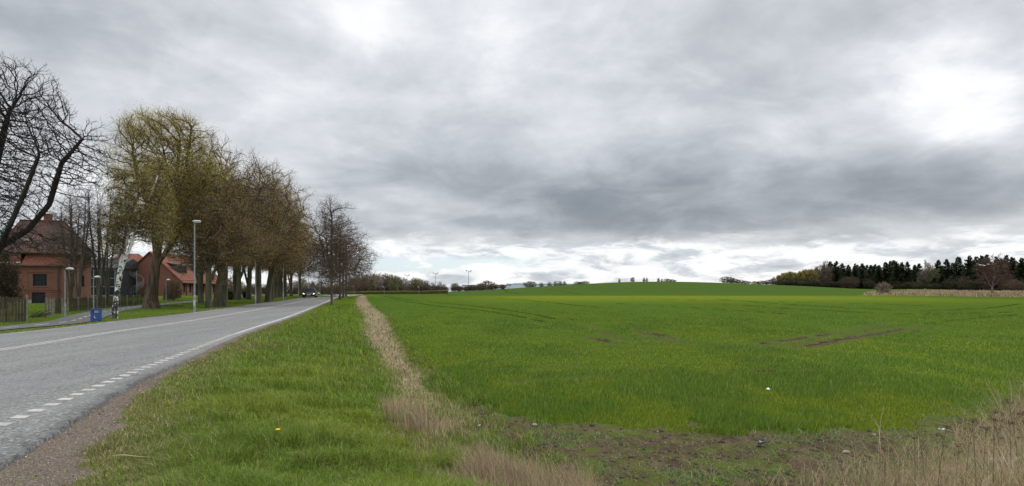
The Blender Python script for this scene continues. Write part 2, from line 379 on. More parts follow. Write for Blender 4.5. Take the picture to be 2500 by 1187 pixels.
def Hf(x, y):
    x = np.atleast_1d(np.asarray(x, float)); y = np.atleast_1d(np.asarray(y, float))
    s = polydist(x, y, FOOT)
    road = zr(y)
    rd = np.maximum(xL(y) - x, x - xA(y))                  # <0 on the road
    road = road - .05 * sstep(rd, .12, -.12)
    road = road + .30 * np.exp(-((x + 66) / 26) ** 2 - ((y - 120) / 26) ** 2) + .07 * (fbm(x, y, .35, 3, 5) - .5) * sstep(rd, .2, 2)
    W = np.interp(y, [0, 15, 40, 100], [3.6, 4., 5., 7.])
    b = sstep(s, -W, .3)
    f = zf(x, y) + (.10 * (fbm(x, y, .22, 3, 9) - .5) + .05 * (fbm(x, y, 1.3, 3, 19) - .5)) * sstep(s, -1, 1)
    z = road * (1 - b) + f * b
    z = z - .12 * np.exp(-((s + .4) / .6) ** 2) * sstep(-y, -90, -50)
    near = sstep(-np.hypot(x, y), -22, -10)
    z = z + near * (.05 * (fbm(x, y, 3., 3, 31) - .5) + .02 * (fbm(x, y, 11., 2, 41) - .5)) * sstep(rd, 0, .6)
    return z
def H(x, y): return float(Hf([x], [y])[0])
def hit(u, v):
    """first place where the sight line through a photo pixel meets the ground"""
    D = np.exp(np.linspace(math.log(4), math.log(900), 6000)); x = (u - 1250) / F * D
    z = ZC - (v - HV) / F * D; g = np.nonzero(Hf(x, D) >= z)[0]
    i = g[0] if len(g) else len(D) - 1
    return float(x[i]), float(D[i])
def at(u, D, dz=0.):
    x = (u - 1250) / F * D; return Vector((x, D, H(x, D) + dz))
def P3(u, v, D): return Vector(((u - 1250) / F * D, D, ZC + (HV - v) / F * D))

# wheel ruts and washed-out hollows in the crop: bare soil, pressed a little into the ground
RUTS = []
for pix, wd_, st_ in [([(1830, 842), (1890, 835), (1960, 825), (2050, 812), (2130, 798), (2170, 790)], .42, .6), ([(1880, 846), (1960, 845), (2030, 832), (2090, 822), (2160, 810), (2240, 800)], .50, 1.), ([(1440, 822), (1470, 829), (1503, 838)], .28, 1.),
                     ([(1560, 826), (1640, 832), (1700, 838), (1830, 842)], .38, .7), ([(1380, 806), (1470, 812), (1560, 820), (1680, 832)], .22, .5), ([(1190, 905), (1350, 900), (1450, 893)], .12, .55), ([(1250, 932), (1370, 928), (1470, 920)], .14, .8), ([(1550, 805), (1600, 818), (1650, 826)], .28, .8), ([(1790, 910), (1900, 908), (2000, 903)], .09, .9), ([(1380, 790), (1470, 806), (1520, 830)], .22, .5)]:
    RUTS.append((np.array([hit(*q) for q in pix]), wd_ * 1.25, min(1., st_ * 1.3)))
def track_mask(x, y):
    m = np.zeros(np.shape(x)); ok = (y > 10) & (y < 60) & (x > -5)
    if ok.any():
        for P_, w_, s_ in RUTS: m[ok] = np.maximum(m[ok], s_ * np.exp(-(polydist(x[ok], y[ok], P_) / w_) ** 2))
    return m
_Hf0 = Hf
def Hf(x, y):
    x = np.atleast_1d(np.asarray(x, float)); y = np.atleast_1d(np.asarray(y, float)); return _Hf0(x, y) - .13 * track_mask(x, y)
# ------------------------------------------------------------------ ground sheet
th = np.concatenate([np.arange(-180, -60, 4.), np.arange(-60, -46, 1.), np.linspace(-46, 46, 620), np.arange(47, 61, 1.), np.arange(64, 180, 4.)])
rr = np.concatenate([np.linspace(.4, 4, 14), np.exp(np.linspace(math.log(4.05), math.log(420), 560)), np.exp(np.linspace(math.log(430), math.log(9000), 50))])
TT, RR = np.meshgrid(np.radians(th), rr, indexing='ij')
# rows follow depth, not radius, in front of the eye so that they stay level with the picture's furrows
X = RR * np.sin(TT); Y = RR * np.cos(TT)
Z = Hf(X.ravel(), Y.ravel()).reshape(X.shape)
n, m_ = X.shape
I = np.arange(n)[:, None] * m_ + np.arange(m_ - 1)[None, :]; J = ((np.arange(n) + 1) % n)[:, None] * m_ + np.arange(m_ - 1)[None, :]
FQ = np.stack([I, J, J + 1, I + 1], -1).reshape(-1, 4)[:, ::-1]
VV = np.stack([X.ravel(), Y.ravel(), Z.ravel()], 1)
VV = np.vstack([VV, [[0, 0, H(0, .01)]]])
def zones(x, y):
    s = polydist(x, y, FOOT); e1 = fbm(x, y, .9, 4, 3) - .5; e2 = fbm(x, y, 3.5, 3, 13) - .5; e3 = fbm(x, y, .3, 3, 23) - .5
    right = x - xA(y)
    # crop starts past the headland; the headland is widest in front of the viewer
    crop = sstep(polydist(x, y, CROPB) + e1 * 1.5 + e2 * .7 + .1, -.15, .3)
    # the far left end of the field stops at a hedge, the dry rough strip lies on the right
    ustrip = 1250 + F * x / np.maximum(y, 1)
    vst = sstep(y + e1 * 8 + e3 * 10, 151 - (ustrip > 2300) * 2, 156) * sstep(-(y + e3 * 12), -206, -196) * sstep(ustrip + e3 * 60, 2105, 2135)
    crop = crop * (1 - vst) * sstep(-(y), -700, -450)
    wst = np.interp(y, [0, 6.3, 9, 12, 15, 20, 30, 54, 100, 160], [1.5, 1.8, 1.5, 1.05, .9, .9, 1.4, 1.8, 1.8, 1.2])
    straw = sstep(s + e1 * .8 + e2 * .5, -wst - .35, -wst + .35) * sstep(-(s + e2 * .3), -.35, .2)
    straw = straw * np.where((x > -1.6) & (y < 10), .55 + e1 * 1.0, 1.)
    bank = sstep(x, .9, 3.2) * sstep(-s, -.5, .3)
    straw = np.clip(np.maximum(straw, bank), 0, 1)
    straw = np.maximum(straw, vst) * sstep(x, -48, -40) 
    dirt = (1 - crop) * sstep(s + e1 * .5, -.1, .3) * (1 - vst) * sstep(-y, -60, -18)
    dirt = np.clip(dirt * (.75 + 1.6 * e2 + .8 * e1), 0, 1)
    dirt = np.maximum(dirt, .75 * sstep(-(right - gravw(y)), -1.5 - .0 * y, .1) * sstep(right, -.1, .2) * sstep(.5 + e1 + e2 * .6, .35, .75) * sstep(-y, -50, -15))
    # worn patch beside the road
    dirt = np.maximum(dirt, 1. * np.exp(-(((x + 8.6) / 1.5) ** 2 + ((y - 19.3) / 2.2) ** 2)) * (s < 0) * (.6 + 1.5 * e2))
    trk = track_mask(x, y) * np.clip(.8 + 1.8 * e2 + 1.2 * e1, 0, 1); crop = crop * (1 - trk); dirt = np.maximum(dirt, trk * .9)
    grav = sstep(right, -.25, -.05) * sstep(-(right + e1 * .55 + e2 * .3), -gravw(y) - .12, -gravw(y) + .12)
    grav = np.where((x > xL(y)), grav, 0)
    return np.stack([dirt, np.clip(straw, 0, 1), crop, grav], 1), s
ZN, _ = zones(VV[:, 0], VV[:, 1])

def groundmat():
    m = bpy.data.materials.new('ground_cover'); m.use_nodes = True; t = NT(m.node_tree); b = t.n['Principled BSDF']
    b.inputs['Roughness'].default_value = 1.; b.inputs['Specular IOR Level'].default_value = 0.
    a = t.n.new('ShaderNodeAttribute'); a.attribute_name = 'zone'; zs = t.sep(a.outputs['Vector']); al = a.outputs['Alpha']
    p = t.n.new('ShaderNodeNewGeometry').outputs['Position']; ps = t.sep(p)
    D = t.m('MAXIMUM', t.vm('LENGTH', p) if False else ps[1], 4.)
    lgrain = t.noise(t.vm('MULTIPLY', p, (1, .45, 1)), .09, 6, .62)
    mid = t.noise(t.vm('MULTIPLY', p, (1, .5, 1)), .6, 6, .66)
    fine = t.noise(t.vm('MULTIPLY', p, (1, .4, 1)), 5.5, 6, .72)
    vfine = t.noise(p, 38., 4, .7)
    # drilled rows of the crop
    rv = t.noise(t.vm('MULTIPLY', p, (.16, 2.2, 1.)), 1., 6, .65, .4)
    crop = t.mix(t.ss(mid, .33, .70), (.052, .086, .011), (.076, .106, .014))
    crop = t.mix(t.m('MULTIPLY', t.ss(lgrain, .36, .68), .55), crop, (.050, .105, .020))
    crop = t.mix(t.m('MULTIPLY', t.ss(rv, .50, .72), .50), crop, (.035, .075, .014))
    crop = t.mix(t.m('MULTIPLY', t.ss(fine, .50, .72), .55), crop, (.024, .055, .010))
    crop = t.mix(t.m('MULTIPLY', t.ss(fine, .48, .28), .35), crop, (.10, .145, .022))
    # sunlit patch painted into the crop colour along the crest of the near fold
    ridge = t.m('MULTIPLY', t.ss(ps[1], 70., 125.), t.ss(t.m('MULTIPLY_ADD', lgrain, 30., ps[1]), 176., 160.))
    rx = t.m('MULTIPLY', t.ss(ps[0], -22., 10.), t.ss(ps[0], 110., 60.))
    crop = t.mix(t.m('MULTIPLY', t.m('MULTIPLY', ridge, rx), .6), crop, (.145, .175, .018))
    far = t.ss(ps[1], 165., 215.)  # cloud shade on the hill beyond, painted into the crop colour
    crop = t.mix(t.m('MULTIPLY', far, .5), crop, (.046, .078, .022))
    under = t.ss(ps[1], 30., 12., 0., .35)
    crop = t.mix(under, crop, (.045, .055, .018))
    lawn = t.mix(t.ss(mid, .3, .7), (.062, .098, .012), (.082, .118, .016))
    lawn = t.mix(t.m('MULTIPLY', t.ss(fine, .50, .75), .55), lawn, (.028, .050, .010))
    lawn = t.mix(t.m('MULTIPLY', t.ss(lgrain, .5, .7), .3), lawn, (.10, .115, .03))
    straw = t.mix(t.ss(fine, .3, .7), (.27, .215, .135), (.14, .11, .07))
    straw = t.mix(t.m('MULTIPLY', t.ss(mid, .55, .75), .4), straw, (.10, .11, .035))
    dirt = t.mix(t.ss(fine, .3, .7), (.11, .080, .052), (.045, .034, .023))
    dirt = t.mix(t.m('MULTIPLY', t.ss(mid, .52, .66), .5), dirt, (.07, .085, .03))
    dirt = t.mix(t.ss(vfine, .68, .74, 0, .5), dirt, (.3, .25, .18))
    st = t.vor(t.vm('MULTIPLY', p, (1, 1, 1)), 75., 1); sts = t.sep(st)
    grav = t.mix(t.ss(vfine, .35, .65), (.165, .130, .102), (.10, .078, .062))
    grav = t.mix(t.ss(sts[0], .84, .93, 0, .55), grav, (.34, .31, .28))
    grav = t.mix(t.ss(mid, .5, .75, 0, .45), grav, (.085, .065, .05))
    c = t.mix(zs[2], lawn, crop); c = t.mix(zs[1], c, straw); c = t.mix(zs[0], c, dirt); c = t.mix(al, c, grav)
    t.val(c, b.inputs['Base Color'])
    bn = t.n.new('ShaderNodeBump'); bn.inputs['Strength'].default_value = .8; bn.inputs['Distance'].default_value = .06
    t.val(t.m('ADD', fine, t.m('MULTIPLY', vfine, .35)), bn.inputs['Height']); t.l.new(bn.outputs[0], b.inputs['Normal'])
    return m
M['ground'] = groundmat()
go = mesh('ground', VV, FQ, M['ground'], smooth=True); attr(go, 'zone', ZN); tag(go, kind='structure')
# close the small hole under the viewer
fan = [[int(len(VV) - 1), int(i * m_), int(((i + 1) % n) * m_)] for i in range(n)]
go2 = mesh('ground_under_viewer', np.vstack([VV[-1:], VV[[i * m_ for i in range(n)]]]), np.array([[0, i + 1, (i + 1) % n + 1] for i in range(n)])[:, ::-1], M['ground'])
bpy.data.objects.remove(go2)

# ------------------------------------------------------------------ road
def T_off(t, p):
    n = t.noise(p, 1.6, 5, .6, 0, 1); return t.vm('MULTIPLY', t.vm('SUBTRACT', n, (.5, .5, .5)), (.5, .5, .5))
def asphalt(name, edge=True):
    m = bpy.data.materials.new(name); m.use_nodes = True; t = NT(m.node_tree); b = t.n['Principled BSDF']
    b.inputs['Roughness'].default_value = .82; b.inputs['Specular IOR Level'].default_value = .35
    p = t.n.new('ShaderNodeNewGeometry').outputs['Position']
    a = t.n.new('ShaderNodeAttribute'); a.attribute_name = 'across'; ax = t.sep(a.outputs['Vector'])
    chip = t.sep(t.vor(p, 46., 1)); chip2 = t.sep(t.vor(p, 24., 1))
    mid = t.noise(p, 1.1, 6, .65); lng = t.noise(t.vm('MULTIPLY', p, (1.2, .10, 1)), 1., 5, .6); fine = t.noise(p, 16., 4, .75)
    c = t.mix(chip[0], (.055, .054, .051), (.27, .263, .25))
    c = t.mix(t.ss(chip2[1], .72, .86, 0, .6), c, (.44, .43, .41))
    c = t.mix(t.ss(chip2[0], .72, .86, 0, .6), c, (.035, .035, .036))
    c = t.mix(.42, c, t.mix(t.ss(fine, .3, .7), (.085, .084, .081), (.17, .167, .16)))
    c = t.mix(t.ss(lng, .42, .62, 0, .42), c, (.22, .216, .208))
    c = t.mix(t.ss(mid, .54, .72, 0, .34), c, (.10, .10, .099))
    crk = t.vor(t.vm('ADD', t.vm('MULTIPLY', p, (.55, .22, 1)), T_off(t, p)), 1., 0, 'DISTANCE_TO_EDGE'); c = t.mix(t.m('MULTIPLY', t.ss(crk, .012, .004), t.ss(mid, .45, .6, 0, .6)), c, (.035, .035, .035))
    if edge:   # wheel-polished lanes (x = across 0..1) and a tarry, crumbling right-hand border (y)
        c = t.mix(t.m('MULTIPLY', ax[1], t.ss(t.m('ADD', fine, t.m('MULTIPLY', mid, .4)), .52, .80, .95, .35)), c, (.030, .030, .031))
        c = t.mix(t.m('MULTIPLY', ax[2], .35), c, (.14, .14, .141))
    if not edge: c = t.mix(.60, c, (.052, .049, .049))
    t.val(c, b.inputs['Base Color'])
    bn = t.n.new('ShaderNodeBump'); bn.inputs['Strength'].default_value = .7; bn.inputs['Distance'].default_value = .012
    t.val(t.m('ADD', chip[0], t.m('MULTIPLY', fine, 1.)), bn.inputs['Height']); t.l.new(bn.outputs[0], b.inputs['Normal'])
    return m
M['asphalt'] = asphalt('road_asphalt'); M['pathasph'] = asphalt('path_asphalt', False)
def zroad(x, y):
    a = (x - xL(y)) / (xA(y) - xL(y)); return zr(y) + .025 + .07 * (1 - (2 * a - 1) ** 2) * 0 + .0 * a
yy = np.concatenate([np.linspace(-40, 4, 30), np.exp(np.linspace(math.log(4.1), math.log(440), 420))])
NC = 26; rows = []; ac = []
fr = np.concatenate([np.linspace(0, .85, 12), np.linspace(.87, 1, NC - 12)])
jag = np.interp(yy, yy, (fbm(yy * 1.7, yy * 0, 1, 4, 77) - .5)) * .22 * sstep(-yy, -25, -12) + (fbm(yy * 7, yy * 0, 1, 3, 79) - .5) * .12 * sstep(-yy, -15, -10)
for i, y in enumerate(yy):
    a, b = float(xL(y)), float(xA(y)) + jag[i]
    for f in fr:
        x = a + (b - a) * f
        rows.append((x, y, float(zr(y)) + .026)); ed = float(np.clip(1 - (b - x) / .34, 0, 1)) * float(sstep(-y, -20, -11))
        tr = sum(math.exp(-((x - q) / .42) ** 2) for q in (xR(y) - 1.1, xR(y) - 2.7, xC(y) - 1.2, xC(y) - 2.9)); ac.append((f, ed, min(tr, 1)))
rows = np.array(rows); NY = len(yy)
# side skirts so that the slab has an edge
Vr = [rows]; base_i = len(rows)
left = rows.reshape(NY, NC, 3)[:, 0].copy(); left[:, 2] -= .12; right_ = rows.reshape(NY, NC, 3)[:, -1].copy(); right_[:, 2] -= .12; right_[:, 0] += .03
Vr = np.vstack([rows, left, right_]); ac += [(0, 0, 0)] * NY + [(1, 1, 0)] * NY
I = (np.arange(NY - 1)[:, None] * NC + np.arange(NC - 1)[None]).ravel(); fq = [np.stack([I, I + 1, I + NC + 1, I + NC], 1)]
k0 = np.arange(NY - 1); L0 = base_i + k0; R0 = base_i + NY + k0
fq.append(np.stack([L0, k0 * NC, (k0 + 1) * NC, L0 + 1], 1)); fq.append(np.stack([k0 * NC + NC - 1, R0, R0 + 1, (k0 + 1) * NC + NC - 1], 1))
road = mesh('road', Vr, np.vstack(fq), M['asphalt']); attr(road, 'across', np.array(ac)); tag(road, kind='structure')
def paintmat():
    m = bpy.data.materials.new('road_paint'); m.use_nodes = True; t = NT(m.node_tree); b = t.n['Principled BSDF']
    p = t.n.new('ShaderNodeNewGeometry').outputs['Position']
    wear = t.noise(p, 26., 5, .7); w2 = t.noise(p, 2.2, 3, .6); ps = t.sep(p)
    k = t.ss(t.m('ADD', wear, t.m('MULTIPLY', w2, .5)), .64, .86, .06, .75)
    k = t.m('MAXIMUM', k, t.ss(ps[1], 8.6, 7.2, 0., .8))                  # the nearest dashes are worn away by tyres
    t.val(t.mix(k, (.50, .485, .44), (.19, .187, .18)), b.inputs['Base Color']); b.inputs['Roughness'].default_value = .7
    return m
M['paint'] = paintmat()
def strip(name, fn, off, wd, y0, y1, parent, dz=.030, step=None, dash=None, zfun=None, mt=None):
    V = []; Fc = []
    def seg(a, b):
        k = max(2, int((b - a) / (step or max(.6, a * .03))) + 2); ys = np.linspace(a, b, k); n0 = len(V)
        for y in ys:
            x = float(fn(y)) + off
            for s in (-.5, .5): V.append((x + s * wd, y, (float(zr(y)) if zfun is None else zfun(x + s * wd, y)) + dz))
        for i in range(k - 1): q = n0 + 2 * i; Fc.append([q, q + 1, q + 3, q + 2])
    if dash:
        y = y0
        while y < y1: seg(y, min(y + dash[0], y1)); y += dash[1]
    else:
        y = y0
        while y < y1: e = min(y1, y * 1.4 + 6); seg(y, e); y = e
    return mesh(name, V, Fc, mt or M['paint'], parent)
strip('centre_line', xC, -.13, .11, 2, 240, road, .0305); strip('centre_line', xC, .13, .11, 2, 240, road, .0305)
strip('edge_line', xL, .28, .10, 2, 300, road, .0305)
strip('dashed_edge_line', xR, 0, .22, 4, 24.5, road, .0305, step=.3, dash=(.20, .46))
strip('edge_line', xR, 0, .17, 24.5, 300, road, .0305)

# bicycle path
pp = [ur(*q) for q in [(0, 802), (60, 798), (125, 793), (175, 786), (205, 776), (228, 768), (262, 761), (310, 753), (352, 747.5), (450, 739), (541, 730), (624, 724.5)]]
pp = [(-24.0, 10), (-22.6, 20)] + pp + [(-60, 150), (-66, 200)]
pp = sorted(pp, key=lambda q: q[1])
xP = None
ys = np.arange(5, 200, .5); _xp = np.interp(ys, [q[1] for q in pp], [q[0] for q in pp]); _k = np.exp(-.5 * (np.arange(-8, 9) / 3.) ** 2); _k /= _k.sum()
_xp = np.convolve(np.pad(_xp, 8, 'edge'), _k, 'valid')
xP = lambda y: np.interp(y, ys, _xp)
def band(name, fn, half, y0, y1, mt, dz, step=.8, cols=7):
    yv = np.arange(y0, y1, step); V = []
    for y in yv:
        sl_ = float(fn(y + .3) - fn(y - .3)) / .6; wd = half * math.sqrt(1 + sl_ ** 2)
        for j in range(cols):
            x = float(fn(y)) + (2 * j / (cols - 1) - 1) * wd; V.append((x, y, 0))
    V = np.array(V); V[:, 2] = Hf(V[:, 0], V[:, 1]) + dz
    I = (np.arange(len(yv) - 1)[:, None] * cols + np.arange(cols - 1)[None]).ravel()
    return mesh(name, V, np.stack([I, I + 1, I + cols + 1, I + cols], 1), mt)
path = band('path', xP, 1.15, 6, 190, M['pathasph'], .035, .5); attr(path, 'across', np.zeros((len(path.data.vertices), 3))); tag(path, kind='structure')
strip('centre_dashes', xP, 0, .14, 20, 110, path, .041, step=.5, dash=(1.0, 2.0), zfun=H)
# lay-by spur: the path widens into a junction with the road at the bin
# tyre tracks pressed into the crop
def trackmat(nm, c1, c2):
    return mat(nm, c1, c2, 1.6, 1., .02, 8, spec=0., lo=.4, hi=.6)
M['track'] = trackmat('pressed_crop', (.026, .042, .008), (.048, .068, .012)); M['trackdirt'] = trackmat('bare_soil_track', (.17, .13, .075), (.075, .07, .03))
def track(pix, wd, mt, seed=0, gap=.35):
    P = np.array([hit(*q) for q in pix]); L = np.concatenate([[0], np.cumsum(np.hypot(*np.diff(P, axis=0).T))])
    s = np.arange(0, L[-1], .35); x = np.interp(s, L, P[:, 0]); y = np.interp(s, L, P[:, 1])
    k = np.ones(15) / 15; x = np.convolve(np.pad(x, 7, 'edge'), k, 'valid'); y = np.convolve(np.pad(y, 7, 'edge'), k, 'valid')
    tx = np.gradient(x); ty = np.gradient(y); l = np.hypot(tx, ty) + 1e-9; nx, ny = -ty / l, tx / l
    nz = fbm(s * .8, s * 0 + seed, 1, 4, seed); w = wd * (.35 + 1.1 * nz); w = np.where(nz < gap, 0, w)
    a = np.stack([x + nx * w / 2, y + ny * w / 2], 1); b = np.stack([x - nx * w / 2, y - ny * w / 2], 1)
    a += (rng.random(a.shape) - .5) * .08; V = np.stack([a, b], 1).reshape(-1, 2)
    V = np.hstack([V, (Hf(V[:, 0], V[:, 1]) + .02)[:, None]])
    i = np.nonzero((w[:-1] > 0) & (w[1:] > 0))[0]
    o = mesh('tyre_track', V, np.stack([2 * i, 2 * i + 1, 2 * i + 3, 2 * i + 2], 1), mt); tag(o, kind='structure')
track([(1215, 729), (1290, 734), (1350, 740), (1470, 752)], .5, M['track'], 3, .25)
track([(1750, 730), (1900, 742), (2100, 754), (2250, 759), (2420, 752), (2495, 742)], .5, M['track'], 8, .3)
track([(1760, 742), (1900, 752), (2100, 764), (2300, 768), (2480, 762)], .5, M['track'], 9, .36)
track([(1200, 706), (1240, 713), (1270, 718)], .8, M['track'], 13, .2)
track([(1330, 706), (1380, 713), (1420, 719)], .8, M['track'], 14, .2)
track([(1060, 714), (1090, 718), (1115, 722)], .6, M['track'], 16, .2)
track([(930, 722), (960, 729), (1000, 738), (1080, 749), (1170, 757), (1280, 775), (1340, 788)], .42, M['track'], 2, .22)
track([(945, 722), (975, 728), (1010, 734), (1090, 741), (1180, 750), (1290, 765), (1360, 780)], .42, M['track'], 1, .22)
track([(1500, 740), (1640, 748), (1800, 758), (1960, 770), (2100, 776)], .4, M['track'], 21, .42)
track([(1500, 728), (1700, 733), (1900, 737), (2100, 741), (2300, 748)], .6, M['track'], 22, .40)
track([(2250, 792), (2350, 780), (2495, 768)], .3, M['track'], 23, .42)
M['rut'] = mat('dark_rut_soil', (.10, .075, .045), (.04, .032, .020), 2.6, 1., .02, 14, spec=0.)
track([(1955, 846), (1995, 839), (2030, 832), (2090, 822), (2160, 811), (2215, 802)], .26, M['rut'], 31, .22)
track([(1450, 824), (1475, 830), (1503, 837)], .22, M['rut'], 32, .2)
track([(1585, 812), (1610, 819), (1640, 823)], .2, M['rut'], 33, .2)
track([(1840, 842), (1900, 834), (1960, 825), (2040, 814)], .16, M['rut'], 34, .42)
track([(1800, 910), (1870, 909), (1960, 905)], .07, M['rut'], 35, .3)
# ------------------------------------------------------------------ grass blades
def blades(name, X, Y, h, wd, lean, tint, mt, bend=False, zoff=-.01, azs=None):
    N = len(X); Z = Hf(X, Y) + zoff; a = rng.uniform(0, 2 * np.pi, N) if azs is None else azs
    fa = rng.normal(0, .9, N)                               # blade faces mostly broadside so that it reads as a blade
    bx, by = np.cos(fa) * wd / 2, np.sin(fa) * wd / 2
    lx, ly = np.cos(a) * lean * h, np.sin(a) * lean * h
    B = np.stack([X, Y, Z], 1)
    if not bend:
        V = np.stack([B - np.stack([bx, by, 0 * bx], 1), B + np.stack([bx, by, 0 * bx], 1), B + np.stack([lx, ly, h], 1)], 1).reshape(-1, 3)
        Fc = np.arange(3 * N).reshape(-1, 3); k = 3
    else:
        m1 = B + np.stack([lx * .28, ly * .28, h * .55], 1); w2 = np.stack([bx, by, 0 * bx], 1)
        V = np.stack([B - w2, B + w2, m1 - w2 * .75, m1 + w2 * .75, B + np.stack([lx, ly, h * (1 - .35 * np.minimum(lean, 1.4))], 1)], 1).reshape(-1, 3)
        i = np.arange(N)[:, None] * 5; Fc = np.concatenate([i + [0, 1, 3], i + [0, 3, 2], i + [2, 3, 4]], 0); k = 5
    o = mesh(name, V, Fc, mt, smooth=False)
    t = np.repeat(tint, k, axis=0).reshape(N, k, 3).copy(); attr(o, 'tint', t.reshape(-1, 3))
    # light them like a soft sward rather than like facets: normals lean upwards
    return o
def image_scatter(N, u0, u1, v0, v1, drop=0., pw=1.):
    """points spread evenly over a patch of ground as it is seen, nearer ones packed closer"""
    u = rng.uniform(u0, u1, N); q = rng.uniform(0, 1, N) ** pw; v = v0 + (v1 - v0) * q
    D = F * (ZC - drop) / (v - HV); return (u - 1250) / F * D, D
def mixc(a, b, t): return np.asarray(a)[None] * (1 - t[:, None]) + np.asarray(b)[None] * t[:, None]

# verge
X, Y = image_scatter(330000, -100, 1450, 742, 1290, 0.)
Zn, S = zones(X, Y); keep = (X > xA(Y) + .02) & (S < .6) & (Y < 75)
keep &= rng.random(len(X)) > Zn[:, 3] * .985; keep &= rng.random(len(X)) > Zn[:, 0] * .88; keep &= rng.random(len(X)) > Zn[:, 1] * np.where(Y < 12, .3, .55)
X, Y, Zn, S = X[keep], Y[keep], Zn[keep], S[keep]; N = len(X)
cl = fbm(X, Y, 1.6, 3, 51); cl2 = fbm(X, Y, .45, 3, 53); cl3 = fbm(X, Y, 5, 2, 57); edgef = sstep(X - xA(Y) - gravw(Y), 0, 1.5)
h = (.06 + .17 * sstep(cl, .35, .7) * edgef + .05 * cl3) * rng.uniform(.6, 1.35, N) * (.75 + .25 * edgef)
wd = np.maximum(.0055, Y * .00085) * rng.uniform(.7, 1.3, N)
g = mixc((.205, .255, .030), (.12, .175, .022), sstep(cl2, .35, .62))
g = g + (np.array([[.30, .42, .06]]) - g) * (rng.random(N) ** 3)[:, None] * .7
dry = (rng.random(N) < .05 + .42 * (1 - edgef) + .35 * Zn[:, 1] + .25 * Zn[:, 0])
g[dry] = mixc((.42, .34, .19), (.25, .20, .10), rng.random(dry.sum())); g = g * rng.uniform(.5, 1.4, (N, 1)) * (1 - .24 * sstep(Y, 10, 30))[:, None] * (.80 + .32 * cl2)[:, None]
o = blades('verge_grass', X, Y, h, wd, rng.uniform(.15, 1.2, N), g, M['blade'], True, azs=rng.normal(1.2, 1.6, N) + cl3 * 5)
tag(o, 'green rough grass on the verge beside the road', 'grass', kind='stuff')

# young crop
X, Y = image_scatter(430000, 820, 2650, 745, 1200, -.45, .8)
Zn, S = zones(X, Y); keep = (Zn[:, 2] > rng.uniform(.2, .8, len(X))) & (Y < 80) & (X > -30) & (rng.random(len(X)) < 1.15 - sstep(Y, 25, 80))
X, Y = X[keep], Y[keep]; N = len(X)
# drilled rows 12 cm apart, slightly diagonal
rowd = X * .30 + Y * .954; rowp = np.round(rowd / .125) * .125; dlt = (rowp - rowd) * .75; nearf = sstep(-Y, -22, -12)
X = X + dlt * .30 * nearf; Y = Y + dlt * .954 * nearf
cl = fbm(X, Y * .5, .5, 4, 61); cl2 = fbm(X, Y * .4, .16, 3, 63); thin = fbm(X, Y, 1.8, 3, 65)
keep = (thin > .30 * rng.random(N) + .05) & (track_mask(X, Y) * 1.6 < rng.random(N) + .25)
for P_, w_ in (([(945, 722), (1180, 750), (1390, 786), (1470, 806), (1520, 830)], .28), ([(1880, 846), (1960, 845), (2030, 832), (2090, 822), (2160, 810), (2240, 800)], .5), ([(1830, 842), (1960, 825), (2130, 798)], .4),
               ([(1250, 932), (1370, 928), (1470, 920)], .14), ([(1190, 905), (1350, 900), (1450, 893)], .12), ([(1450, 822), (1500, 838)], .35), ([(1560, 822), (1700, 838), (1830, 842)], .4), ([(1790, 910), (1900, 908), (2000, 903)], .1)):
    Q = np.array([hit(*q) for q in P_]); keep &= (np.abs(polydist(X, Y, Q)) > (w_ * 1.5 + .1) * rng.uniform(.3, 1.1, N))
X, Y, cl, cl2 = X[keep], Y[keep], cl[keep], cl2[keep]; N = len(X)
h = (.075 + .06 * sstep(cl, .35, .65)) * rng.uniform(.55, 1.3, N); wd = np.maximum(.006, Y * .00095) * rng.uniform(.7, 1.3, N)
g = mixc((.20, .262, .016), (.125, .205, .020), sstep(cl, .38, .62)); g = g * (1.1 - .16 * sstep(cl2, .45, .65))[:, None]
g = g + (np.array([[.34, .44, .12]]) - g) * ((rng.random(N) < .08) * .55)[:, None]; g = g * rng.uniform(.45, 1.35, (N, 1)) * (1 - .28 * sstep(Y, 14, 45))[:, None]
o = blades('crop', X, Y, h, wd, rng.uniform(.05, .7, N), g, M['blade'], False, azs=rng.normal(.6, 1.3, N))
tag(o, 'young green cereal crop covering the field', 'crop', kind='stuff')

# weeds and stubble on the bare headland
X, Y = image_scatter(60000, 1000, 2650, 900, 1300, -.45)
Zn, S = zones(X, Y); keep = (Zn[:, 2] < .6) & (S > -.5) & (Y < 18)
X, Y = X[keep], Y[keep]; cl = fbm(X, Y, 1.7, 3, 71); cl2 = fbm(X, Y, .7, 3, 73)
k2 = rng.random(len(X)) < .12 + 1.1 * sstep(cl, .42, .68); X, Y, cl = X[k2], Y[k2], cl[k2]; N = len(X)
h = rng.uniform(.02, .07, N) + .08 * sstep(cl, .55, .8) * rng.random(N)
g = mixc((.15, .24, .055), (.10, .18, .06), rng.random(N)); dry = rng.random(N) < .45 - .3 * sstep(cl, .5, .7); g[dry] = mixc((.38, .29, .17), (.2, .145, .09), rng.random(dry.sum()))
o = blades('headland_weeds', X, Y, h, .008 * rng.uniform(.7, 1.6, N), rng.uniform(.4, 2.5, N), g, M['blade'], True)
tag(o, 'low weeds and dead stubble on the bare soil headland', 'weeds', kind='stuff')

